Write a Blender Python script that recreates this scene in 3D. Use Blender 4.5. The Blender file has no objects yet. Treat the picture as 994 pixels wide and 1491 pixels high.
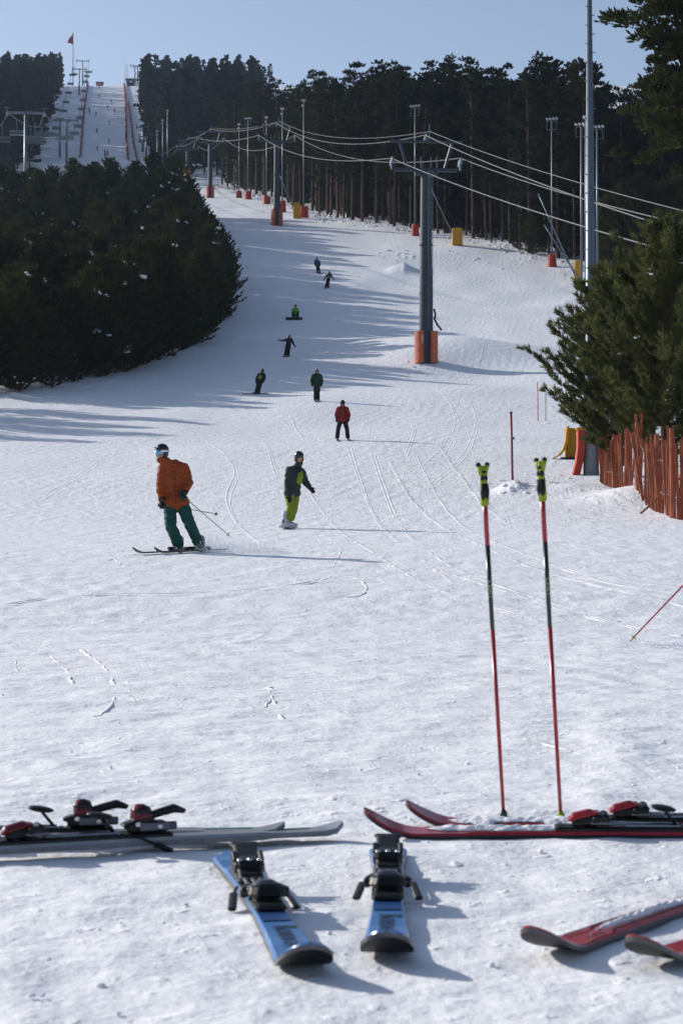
import bpy, math, random
import numpy as np
from mathutils import Vector, Matrix, Quaternion, Euler

random.seed(7)
RNG = np.random.default_rng(7)
sc = bpy.context.scene
COL = sc.collection
R = math.radians

# ------------------------------------------------------------------ camera maths (photo pixels 994 x 1491)
F = 2900.0
CAMZ = 0.91
PITCH = math.atan(54.5 / F)
CP, SP = math.cos(PITCH), math.sin(PITCH)

def ray(px, py):
    xc = (px - 497) / F; yc = (745.5 - py) / F
    Y = CP - yc * SP; Z = SP + yc * CP
    return xc / Y, Z / Y                      # x and z per metre of depth

def pt(px, py, d):
    a, b = ray(px, py)
    return Vector((a * d, d, CAMZ + b * d))

# ------------------------------------------------------------------ terrain
def _perlin(x, y, seed):
    xi = np.floor(x).astype(np.int64); yi = np.floor(y).astype(np.int64)
    xf = x - xi; yf = y - yi
    u = xf * xf * xf * (xf * (xf * 6 - 15) + 10); v = yf * yf * yf * (yf * (yf * 6 - 15) + 10)
    def g(ix, iy, dx, dy):
        h = (ix * 374761393 + iy * 668265263 + seed * 974711) & 0x7fffffff
        h = ((h ^ (h >> 13)) * 1274126177) & 0x7fffffff
        h = h ^ (h >> 16)
        a = (h & 1023) / 1023.0 * 2 * np.pi
        return np.cos(a) * dx + np.sin(a) * dy
    n00 = g(xi, yi, xf, yf); n10 = g(xi + 1, yi, xf - 1, yf)
    n01 = g(xi, yi + 1, xf, yf - 1); n11 = g(xi + 1, yi + 1, xf - 1, yf - 1)
    return (n00 * (1 - u) + n10 * u) * (1 - v) + (n01 * (1 - u) + n11 * u) * v

PD = np.array([-60, -5, 0, 7, 14, 19, 25, 33, 45, 55, 62, 85, 111, 141, 175, 207, 240, 268, 300, 357, 427, 480, 560, 640, 720, 790, 812, 850, 1000, 1600, 3000.])
PZ = np.array([0, 0, 0, 0, .01, .06, .40, .85, 1.42, 2.2, 3.0, 5.6, 9.3, 14.6, 21.2, 29.0, 38.2, 45.3, 52.0, 64.0, 80, 93.5, 117, 141, 164.8, 185.2, 190, 191, 170, 60, 0.])
_h = np.diff(PD); _s = np.diff(PZ) / _h
_m = np.zeros_like(PD); _m[0] = _s[0]; _m[-1] = _s[-1]
for _i in range(1, len(PD) - 1):
    if _s[_i - 1] * _s[_i] > 0:
        w1 = 2 * _h[_i] + _h[_i - 1]; w2 = _h[_i] + 2 * _h[_i - 1]
        _m[_i] = (w1 + w2) / (w1 / _s[_i - 1] + w2 / _s[_i])

def prof(y):
    y = np.clip(y, PD[0], PD[-1] - 1e-6)
    i = np.clip(np.searchsorted(PD, y, side='right') - 1, 0, len(PD) - 2)
    h = _h[i]; t = (y - PD[i]) / h
    return (PZ[i] * (1 + 2 * t) * (1 - t) ** 2 + _m[i] * h * t * (1 - t) ** 2 + PZ[i + 1] * t * t * (3 - 2 * t) + _m[i + 1] * h * t * t * (t - 1))

BUMPS = []   # x, y, rx, ry, height
def terr(x, y):
    x = np.asarray(x, float); y = np.asarray(y, float)
    z = prof(y)
    far = np.clip((y - 45) / 60, 0, 1)
    z = z + far * (0.35 * _perlin(x / 14, y / 22, 3) + 0.18 * _perlin(x / 5, y / 9, 5))
    # rolling carved snow on the right half of the piste
    roll = np.exp(-((x - 9) / 7.5) ** 2) * np.exp(-((y - 148) / 34) ** 2)
    z = z + roll * 0.75 * np.sin((y + 0.5 * x) / 5.6)
    for bx, by, rx, ry, hh in BUMPS:
        z = z + hh * np.exp(-((x - bx) / rx) ** 2 - ((y - by) / ry) ** 2)
    # rough uncut strip along the right hand edge
    edge = np.clip((x - (7.0 + 0.09 * (y - 45))) / 3, 0, 1) * np.clip((y - 38) / 15, 0, 1) * np.clip((420 - y) / 60, 0, 1)
    z = z + edge * (0.22 * _perlin(x / 1.7, y / 2.2, 8) + 0.12 * _perlin(x / .7, y / .9, 9))
    return z

def gz(x, y): return float(terr(np.array([x]), np.array([y]))[0])

def hit(px, py, d0=3.0, d1=840.0, h=0.0):
    a, b = ray(px, py)
    ds = np.concatenate([np.arange(3, 60, .05), np.arange(60, 860, .25)])
    ds = ds[(ds >= d0) & (ds <= d1)]
    diff = terr(a * ds, ds) + h - (CAMZ + b * ds)
    k = np.where(diff > 0)[0]
    if len(k) == 0: d = ds[-1]
    elif k[0] == 0: d = ds[0]
    else:
        i = k[0]; f = diff[i - 1] / (diff[i - 1] - diff[i]); d = ds[i - 1] + f * (ds[i] - ds[i - 1])
    return Vector((a * d, d, gz(a * d, d)))

def gp(px, d):
    x = (px - 497) / F * d
    return Vector((x, d, gz(x, d)))

_t2 = pt(620, 527, 139)
BUMPS += [(_t2.x - 0.3, 138.2, 3.4, 4.5, 0.55), (_t2.x + 2.5, 143, 6, 6, 0.35)]
_p = pt(583, 372, 214); BUMPS += [(_p.x, 214, .8, 1.0, .75), (_p.x + 1.0, 213, .8, 1.0, .5), (_p.x - .9, 213.4, .6, .8, .4), (_p.x + .35, 213.2, .35, .4, .4), (_p.x - .3, 213.0, .3, .3, .3), (_p.x + 1.7, 212.5, .6, .8, .25)]
_p = pt(745, 712, 58); BUMPS += [(_p.x, 58, .55, .8, .32), (_p.x + 1.7, 57.5, 1.5, 1.2, .35), (_p.x + 3.2, 55, 1.3, 1.5, .45)]

# ------------------------------------------------------------------ materials
def mat(name, base, rough=.7, metal=0., spec=.3, noise=0., nscale=8., bump=0., bscale=30., sheen=0., coat=0., objrand=0.):
    m = bpy.data.materials.new(name); m.use_nodes = True
    nt = m.node_tree; b = nt.nodes['Principled BSDF']
    b.inputs['Roughness'].default_value = rough
    b.inputs['Metallic'].default_value = metal
    b.inputs['Specular IOR Level'].default_value = spec
    b.inputs['Coat Weight'].default_value = coat
    b.inputs['Sheen Weight'].default_value = sheen
    c = (*base, 1)
    b.inputs['Base Color'].default_value = c
    tc = nt.nodes.new('ShaderNodeTexCoord')
    if noise > 0:
        n = nt.nodes.new('ShaderNodeTexNoise'); n.inputs['Scale'].default_value = nscale; n.inputs['Detail'].default_value = 5
        nt.links.new(tc.outputs['Object'], n.inputs['Vector'])
        mr = nt.nodes.new('ShaderNodeMapRange'); mr.inputs[1].default_value = .25; mr.inputs[2].default_value = .75
        mr.inputs[3].default_value = 1 - noise; mr.inputs[4].default_value = 1 + noise
        nt.links.new(n.outputs['Fac'], mr.inputs[0])
        mx = nt.nodes.new('ShaderNodeMix'); mx.data_type = 'RGBA'; mx.blend_type = 'MULTIPLY'; mx.inputs[0].default_value = 1
        mx.inputs[6].default_value = c
        if objrand > 0:
            oi = nt.nodes.new('ShaderNodeObjectInfo')
            m2 = nt.nodes.new('ShaderNodeMapRange'); m2.inputs[3].default_value = 1 - objrand; m2.inputs[4].default_value = 1 + objrand
            nt.links.new(oi.outputs['Random'], m2.inputs[0])
            mm = nt.nodes.new('ShaderNodeMath'); mm.operation = 'MULTIPLY'
            nt.links.new(mr.outputs[0], mm.inputs[0]); nt.links.new(m2.outputs[0], mm.inputs[1])
            nt.links.new(mm.outputs[0], mx.inputs[7])
        else:
            nt.links.new(mr.outputs[0], mx.inputs[7])
        nt.links.new(mx.outputs[2], b.inputs['Base Color'])
    if bump > 0:
        n = nt.nodes.new('ShaderNodeTexNoise'); n.inputs['Scale'].default_value = bscale; n.inputs['Detail'].default_value = 4
        nt.links.new(tc.outputs['Object'], n.inputs['Vector'])
        bp = nt.nodes.new('ShaderNodeBump'); bp.inputs['Strength'].default_value = .7; bp.inputs['Distance'].default_value = bump
        nt.links.new(n.outputs['Fac'], bp.inputs['Height']); nt.links.new(bp.outputs['Normal'], b.inputs['Normal'])
    return m

def snow_material():
    m = bpy.data.materials.new('piste_snow'); m.use_nodes = True
    nt = m.node_tree; N = nt.nodes; L = nt.links; b = N['Principled BSDF']
    b.inputs['Roughness'].default_value = .62; b.inputs['Specular IOR Level'].default_value = .25
    tc = N.new('ShaderNodeTexCoord')
    def noise(scale, detail, rough=.55, sx=1, sy=1, rot=0):
        mp = N.new('ShaderNodeMapping'); mp.inputs['Scale'].default_value = (sx, sy, .3); mp.inputs['Rotation'].default_value = (0, 0, rot)
        L.new(tc.outputs['Object'], mp.inputs['Vector'])
        n = N.new('ShaderNodeTexNoise'); n.inputs['Scale'].default_value = scale; n.inputs['Detail'].default_value = detail; n.inputs['Roughness'].default_value = rough
        L.new(mp.outputs[0], n.inputs['Vector']); return n.outputs['Fac']
    def wave(scale, dist, dscale, rot):
        mp = N.new('ShaderNodeMapping'); mp.inputs['Rotation'].default_value = (0, 0, rot); mp.inputs['Scale'].default_value = (1, .55, 0)
        L.new(tc.outputs['Object'], mp.inputs['Vector'])
        n = N.new('ShaderNodeTexWave'); n.wave_type = 'BANDS'; n.bands_direction = 'X'
        n.inputs['Scale'].default_value = scale; n.inputs['Distortion'].default_value = dist; n.inputs['Detail'].default_value = 3
        n.inputs['Detail Scale'].default_value = dscale; n.inputs['Detail Roughness'].default_value = .6
        L.new(mp.outputs[0], n.inputs['Vector']); return n.outputs['Fac']
    def math_(op, a, b_):
        n = N.new('ShaderNodeMath'); n.operation = op
        for i, v in enumerate((a, b_)):
            if isinstance(v, (int, float)): n.inputs[i].default_value = v
            else: L.new(v, n.inputs[i])
        return n.outputs[0]
    def ramp(v, lo, hi):
        n = N.new('ShaderNodeMapRange'); n.interpolation_type = 'SMOOTHSTEP'; n.inputs[1].default_value = lo; n.inputs[2].default_value = hi
        L.new(v, n.inputs[0]); return n.outputs[0]
    fine = noise(26, 5, .6)
    lump = noise(6, 6, .62)
    crumb = ramp(noise(11, 3, .5), .60, .74)
    sl = noise(1.3, 5, .6)
    m1 = ramp(noise(.16, 3), .42, .62); m2 = ramp(noise(.21, 3, .5, 1, 1, 1.1), .45, .65)
    w1 = math_('MULTIPLY', wave(.55, 9, .55, R(18)), m1)
    w2 = math_('MULTIPLY', wave(.8, 12, .4, R(-32)), m2)
    w3 = math_('MULTIPLY', wave(.35, 7, .7, R(62)), math_('SUBTRACT', 1.0, m1))
    def skid(scale, sx, sy, rot, dist):
        mp = N.new('ShaderNodeMapping'); mp.inputs['Scale'].default_value = (sx, sy, .2); mp.inputs['Rotation'].default_value = (0, 0, rot)
        L.new(tc.outputs['Object'], mp.inputs['Vector'])
        n = N.new('ShaderNodeTexNoise'); n.inputs['Scale'].default_value = scale; n.inputs['Detail'].default_value = 6; n.inputs['Roughness'].default_value = .6; n.inputs['Distortion'].default_value = dist
        L.new(mp.outputs[0], n.inputs['Vector'])
        a = math_('ABSOLUTE', math_('SUBTRACT', n.outputs['Fac'], .5), 0); return math_('MULTIPLY', a, 2.0)
    sp = N.new('ShaderNodeSeparateXYZ'); L.new(tc.outputs['Object'], sp.inputs[0])
    fy = N.new('ShaderNodeMapRange'); fy.interpolation_type = 'SMOOTHSTEP'; fy.inputs[1].default_value = 9; fy.inputs[2].default_value = 55; fy.inputs[3].default_value = .22; fy.inputs[4].default_value = 1.25; L.new(sp.outputs['Y'], fy.inputs[0]); fy = fy.outputs[0]
    s1 = skid(1.5, 1.6, .45, R(24), .7); s2 = skid(1.8, 1.5, .40, R(-34), .9); s3 = skid(.8, 1.2, .6, R(70), 1.2)
    h = math_('MULTIPLY', fine, .010)
    pm = N.new('ShaderNodeMapRange'); pm.inputs[1].default_value = .38; pm.inputs[2].default_value = .66; pm.inputs[3].default_value = .25; pm.inputs[4].default_value = 1.3; L.new(noise(.55, 4, .6), pm.inputs[0])
    h = math_('ADD', h, math_('MULTIPLY', math_('MULTIPLY', lump, .026), pm.outputs[0]))
    h = math_('ADD', h, math_('MULTIPLY', math_('MULTIPLY', crumb, .014), pm.outputs[0]))
    h = math_('ADD', h, math_('MULTIPLY', sl, .10))
    h = math_('ADD', h, math_('MULTIPLY', math_('MULTIPLY', s1, .032), fy)); h = math_('ADD', h, math_('MULTIPLY', math_('MULTIPLY', s2, .028), fy)); h = math_('ADD', h, math_('MULTIPLY', math_('MULTIPLY', s3, .036), fy))
    h = math_('ADD', h, math_('MULTIPLY', w1, .016))
    h = math_('ADD', h, math_('MULTIPLY', w2, .014))
    h = math_('ADD', h, math_('MULTIPLY', w3, .012))
    bp = N.new('ShaderNodeBump'); bp.inputs['Strength'].default_value = 1.0; bp.inputs['Distance'].default_value = .55
    L.new(h, bp.inputs['Height']); L.new(bp.outputs['Normal'], b.inputs['Normal'])
    cr = N.new('ShaderNodeMix'); cr.data_type = 'RGBA'
    cr.inputs[6].default_value = (.80, .815, .85, 1); cr.inputs[7].default_value = (.88, .89, .91, 1)
    L.new(noise(.7, 5, .6), cr.inputs[0]); L.new(cr.outputs[2], b.inputs['Base Color'])
    return m

M_snow = snow_material()
M_powder = mat('loose_snow', (.86, .87, .90), .7, spec=.2, bump=.02, bscale=25)
def foliage(name, c, r): 
    m = mat(name, c, .75, spec=.10, noise=.45, nscale=1.3, objrand=r)
    nt = m.node_tree; b = nt.nodes['Principled BSDF']; out = [n for n in nt.nodes if n.type == 'OUTPUT_MATERIAL'][0]
    t = nt.nodes.new('ShaderNodeBsdfTranslucent'); mx = nt.nodes.new('ShaderNodeMixShader'); mx.inputs[0].default_value = .42
    src = b.inputs['Base Color'].links[0].from_socket; nt.links.new(src, t.inputs['Color'])
    nt.links.new(b.outputs[0], mx.inputs[1]); nt.links.new(t.outputs[0], mx.inputs[2]); nt.links.new(mx.outputs[0], out.inputs['Surface'])
    return m
M_needle_thicket = foliage('thicket_needles', (.050, .056, .017), .45)
M_needle_near = foliage('pine_needles', (.072, .080, .028), .15)
M_needle_tall = foliage('tall_pine_needles', (.022, .025, .010), .4)
M_needle_far = foliage('distant_pine_needles', (.022, .031, .022), .25)
M_bark = mat('pine_bark', (.075, .042, .027), .9, noise=.5, nscale=3, bump=.02, bscale=12, objrand=.35)
M_twig = mat('twig_bark', (.07, .045, .03), .9, noise=.3)
M_steel = mat('painted_steel', (.045, .058, .072), .5, metal=.2, noise=.12, nscale=2)
M_galv = mat('galvanised_steel', (.15, .18, .215), .45, metal=.4, noise=.12, nscale=3)
M_rope = mat('wire_rope', (.11, .11, .115), .5, metal=.3)
M_orange = mat('orange_padding', (.46, .115, .055), .65, noise=.18, nscale=3, bump=.02, bscale=4)
M_redpad = mat('red_padding', (.40, .05, .03), .65, noise=.2, nscale=3, bump=.02, bscale=4)
M_yellow = mat('yellow_padding', (.55, .27, .015), .6, noise=.12, nscale=3, bump=.02, bscale=4)
M_dark = mat('dark_rubber', (.012, .012, .014), .6)
M_white = mat('white_paint', (.75, .74, .72), .6)
M_fence = mat('red_brown_slat_wood', (.29, .088, .045), .85, noise=.4, nscale=2.5, bump=.01, bscale=30)
M_red = mat('red_paint', (.36, .015, .02), .45, noise=.1)
M_net = mat('red_netting', (.30, .045, .045), .8)
M_lamp = mat('lamp_glass', (.45, .48, .52), .2, spec=.6)
M_flag = mat('flag_cloth', (.40, .03, .04), .8)
M_skin = mat('skin', (.42, .23, .16), .6)
M_lip = mat('lip', (.30, .10, .09), .5)
M_black_plastic = mat('black_plastic', (.009, .009, .010), .42, spec=.3, noise=.2, nscale=40)
M_grey_plastic = mat('grey_plastic', (.10, .11, .13), .35, spec=.5)
M_chrome = mat('bright_steel', (.70, .70, .70), .25, metal=1)
M_red_gloss = mat('red_lacquer', (.30, .010, .014), .25, spec=.5, coat=.5, noise=.15, nscale=25)

# ------------------------------------------------------------------ mesh builder
class MB:
    def __init__(s): s.v = []; s.f = []; s.mi = []
    def add(s, vs, fs, mi=0):
        o = len(s.v); s.v += [tuple(v) for v in vs]
        s.f += [tuple(i + o for i in f) for f in fs]; s.mi += [mi] * len(fs); return s
    def box(s, c, size, rot=None, mi=0, taper=1.0, bev=0.0):
        c = Vector(c); hx, hy, hz = size[0] / 2, size[1] / 2, size[2] / 2
        m = (rot if isinstance(rot, Matrix) else Euler(rot).to_matrix()) if rot is not None else Matrix.Identity(3)
        if bev <= 0:
            vs = [(-hx, -hy, -hz), (hx, -hy, -hz), (hx, hy, -hz), (-hx, hy, -hz), (-hx * taper, -hy * taper, hz), (hx * taper, -hy * taper, hz), (hx * taper, hy * taper, hz), (-hx * taper, hy * taper, hz)]
            fs = [(3, 2, 1, 0), (4, 5, 6, 7), (0, 1, 5, 4), (1, 2, 6, 5), (2, 3, 7, 6), (3, 0, 4, 7)]
        else:
            b = min(bev, hx * .8, hy * .8, hz * .8); vs = []; fs = []
            def ring(z, ix, k):
                ax, ay = hx * k - ix, hy * k - ix
                cc = b * .8 if ix == 0 else b * .5
                return [(-ax + cc, -ay, z), (ax - cc, -ay, z), (ax, -ay + cc, z), (ax, ay - cc, z), (ax - cc, ay, z), (-ax + cc, ay, z), (-ax, ay - cc, z), (-ax, -ay + cc, z)]
            for z, ix, k in ((-hz, b, 1), (-hz + b, 0, 1), (hz - b, 0, taper), (hz, b, taper)): vs += ring(z, ix, k)
            for r in range(3):
                for i in range(8):
                    j = (i + 1) % 8; fs.append((r * 8 + i, r * 8 + j, r * 8 + 8 + j, r * 8 + 8 + i))
            fs.append(tuple(range(7, -1, -1))); fs.append(tuple(range(24, 32)))
        return s.add([m @ Vector(v) + c for v in vs], fs, mi)
    def tube(s, pts, rad, n=8, mi=0, cap=True):
        pts = [Vector(p) for p in pts]; k = len(pts)
        if not hasattr(rad, '__len__'): rad = [rad] * k
        vs = []; fs = []; up = None
        for i, p in enumerate(pts):
            t = (pts[min(i + 1, k - 1)] - pts[max(i - 1, 0)]).normalized()
            if up is None:
                up = Vector((0, 0, 1)) if abs(t.z) < .9 else Vector((1, 0, 0))
            a = t.cross(up).normalized(); bb = a.cross(t).normalized(); up = bb
            for j in range(n):
                q = 2 * math.pi * j / n
                vs.append(p + (a * math.cos(q) + bb * math.sin(q)) * rad[i])
        for i in range(k - 1):
            for j in range(n):
                j2 = (j + 1) % n
                fs.append((i * n + j, i * n + j2, (i + 1) * n + j2, (i + 1) * n + j))
        if cap: fs.append(tuple(range(n - 1, -1, -1))); fs.append(tuple(range((k - 1) * n, k * n)))
        return s.add(vs, fs, mi)
    def ell(s, c, r, rot=None, mi=0, nu=14, nv=9):
        c = Vector(c); m = rot if rot is not None else Matrix.Identity(3)
        vs = [m @ Vector((0, 0, -r[2])) + c]; fs = []
        for i in range(1, nv):
            a = -math.pi / 2 + math.pi * i / nv
            for j in range(nu):
                q = 2 * math.pi * j / nu
                vs.append(m @ Vector((r[0] * math.cos(a) * math.cos(q), r[1] * math.cos(a) * math.sin(q), r[2] * math.sin(a))) + c)
        vs.append(m @ Vector((0, 0, r[2])) + c); T = len(vs) - 1
        for j in range(nu):
            j2 = (j + 1) % nu
            fs.append((0, 1 + j2, 1 + j)); fs.append((T, T - nu + j, T - nu + j2))
            for i in range(nv - 2):
                a = 1 + i * nu
                fs.append((a + j, a + j2, a + nu + j2, a + nu + j))
        return s.add(vs, fs, mi)
    def limb(s, pts, rad, n=12):
        pts = [Vector(p) for p in pts]
        for i, p in enumerate(pts): s.ell(p, (rad[i],) * 3)
        for i in range(len(pts) - 1):
            if (pts[i + 1] - pts[i]).length > 1e-4: s.tube([pts[i], pts[i + 1]], [rad[i], rad[i + 1]], n)
        return s
    def build(s, name, mats, parent=None, smooth=False, bevel=0):
        me = bpy.data.meshes.new(name); me.from_pydata(s.v, [], s.f)
        for m in (mats if isinstance(mats, (list, tuple)) else [mats]): me.materials.append(m)
        me.polygons.foreach_set('material_index', s.mi)
        if smooth: me.polygons.foreach_set('use_smooth', [True] * len(s.f))
        me.update()
        o = bpy.data.objects.new(name, me); COL.objects.link(o)
        if parent: o.parent = parent
        return o

def tag(o, label=None, cat=None, group=None, kind=None):
    if label: o['label'] = label
    if cat: o['category'] = cat
    if group: o['group'] = group
    if kind: o['kind'] = kind
    return o
def empty(name, loc=(0, 0, 0), label=None, cat=None, group=None, rot=(0, 0, 0), scale=1):
    o = bpy.data.objects.new(name, None); COL.objects.link(o); o.empty_display_size = .2
    o.location = loc; o.rotation_euler = rot; o.scale = (scale,) * 3
    return tag(o, label, cat, group)
KIDS = {}
def copy_tree(o, parent=None):
    c = o.copy(); COL.objects.link(c)
    if parent: c.parent = parent
    for ch in [x for x in bpy.data.objects if x.parent == o] if o.name not in KIDS else KIDS[o.name]: copy_tree(ch, c)
    return c
def freeze(o):
    """remember a thing's children so copying does not search the file"""
    KIDS[o.name] = [x for x in bpy.data.objects if x.parent == o]
    for c in KIDS[o.name]: freeze(c)

def remesh(mb, name, m, parent, voxel, smooth=2, wrinkle=0., wscale=9., seed=1):
    o = mb.build(name, m)
    md = o.modifiers.new('r', 'REMESH'); md.mode = 'VOXEL'; md.voxel_size = voxel
    s = o.modifiers.new('s', 'SMOOTH'); s.iterations = smooth; s.factor = .5
    dg = bpy.context.evaluated_depsgraph_get(); dg.update()
    me = bpy.data.meshes.new_from_object(o.evaluated_get(dg))
    old = o.data; o.modifiers.clear(); o.data = me; bpy.data.meshes.remove(old); me.name = name
    n = len(me.vertices)
    if wrinkle > 0 and n:
        co = np.empty(n * 3); me.vertices.foreach_get('co', co); co = co.reshape(-1, 3)
        nr = np.empty(n * 3); me.vertices.foreach_get('normal', nr); nr = nr.reshape(-1, 3)
        w = _perlin(co[:, 0] * wscale + co[:, 1] * 3, co[:, 2] * wscale * 1.8 + co[:, 1] * 5, seed) + .5 * _perlin(co[:, 0] * wscale * 2, co[:, 2] * wscale * 3.4, seed + 4)
        co += nr * (w * wrinkle)[:, None]; me.vertices.foreach_set('co', co.ravel())
    me.polygons.foreach_set('use_smooth', [True] * len(me.polygons)); me.update()
    if not me.materials: me.materials.append(m)
    o.parent = parent
    return o

def text(s, size, m, name, parent, matrix):
    cu = bpy.data.curves.new(name, 'FONT'); cu.body = s; cu.size = size; cu.align_x = 'CENTER'; cu.align_y = 'CENTER'; cu.extrude = .0006
    t = bpy.data.objects.new(name, cu); COL.objects.link(t)
    dg = bpy.context.evaluated_depsgraph_get(); dg.update()
    me = bpy.data.meshes.new_from_object(t.evaluated_get(dg)); bpy.data.objects.remove(t); bpy.data.curves.remove(cu)
    me.materials.clear(); me.materials.append(m); me.transform(matrix); me.name = name
    o = bpy.data.objects.new(name, me); COL.objects.link(o); o.parent = parent
    return o

# ------------------------------------------------------------------ world, sun, camera
SUN_AZ = (-0.83, 0.56); SUN_EL = R(24)
w = bpy.data.worlds.new('World'); sc.world = w; w.use_nodes = True
nt = w.node_tree; bg = nt.nodes['Background']
sky = nt.nodes.new('ShaderNodeTexSky'); sky.sky_type = 'NISHITA'; sky.sun_disc = False
sky.sun_elevation = SUN_EL; sky.sun_rotation = math.atan2(SUN_AZ[0], SUN_AZ[1])
sky.altitude = 1800; sky.air_density = .9; sky.dust_density = 4.0; sky.ozone_density = 1.0
hs = nt.nodes.new('ShaderNodeHueSaturation'); hs.inputs['Saturation'].default_value = .88
nt.links.new(sky.outputs[0], hs.inputs['Color']); nt.links.new(hs.outputs[0], bg.inputs[0]); bg.inputs[1].default_value = .128
sl = bpy.data.lights.new('sun', 'SUN'); sl.energy = 4.5; sl.angle = R(.53); sl.color = (1, .95, .88)
so = bpy.data.objects.new('sun', sl); COL.objects.link(so)
sv = Vector((SUN_AZ[0] * math.cos(SUN_EL), SUN_AZ[1] * math.cos(SUN_EL), math.sin(SUN_EL))).normalized()
so.rotation_euler = sv.to_track_quat('Z', 'Y').to_euler(); so.location = sv * 50
cam = bpy.data.cameras.new('camera'); co = bpy.data.objects.new('camera', cam); COL.objects.link(co); sc.camera = co
cam.sensor_fit = 'VERTICAL'; cam.sensor_height = 36; cam.lens = F / 1491 * 36
co.location = (0, 0, CAMZ); co.rotation_euler = (math.pi / 2 + PITCH, 0, 0)
cam.clip_start = .1; cam.clip_end = 6000
cam.dof.use_dof = True; cam.dof.focus_distance = 22; cam.dof.aperture_fstop = 9
sc.view_settings.view_transform = 'Standard'; sc.view_settings.look = 'None'; sc.view_settings.exposure = .10; sc.view_settings.gamma = 1
sc.render.engine = 'CYCLES'
sc.cycles.max_bounces = 6; sc.cycles.diffuse_bounces = 3; sc.cycles.glossy_bounces = 2; sc.cycles.volume_bounces = 0; sc.cycles.transmission_bounces = 3

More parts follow.
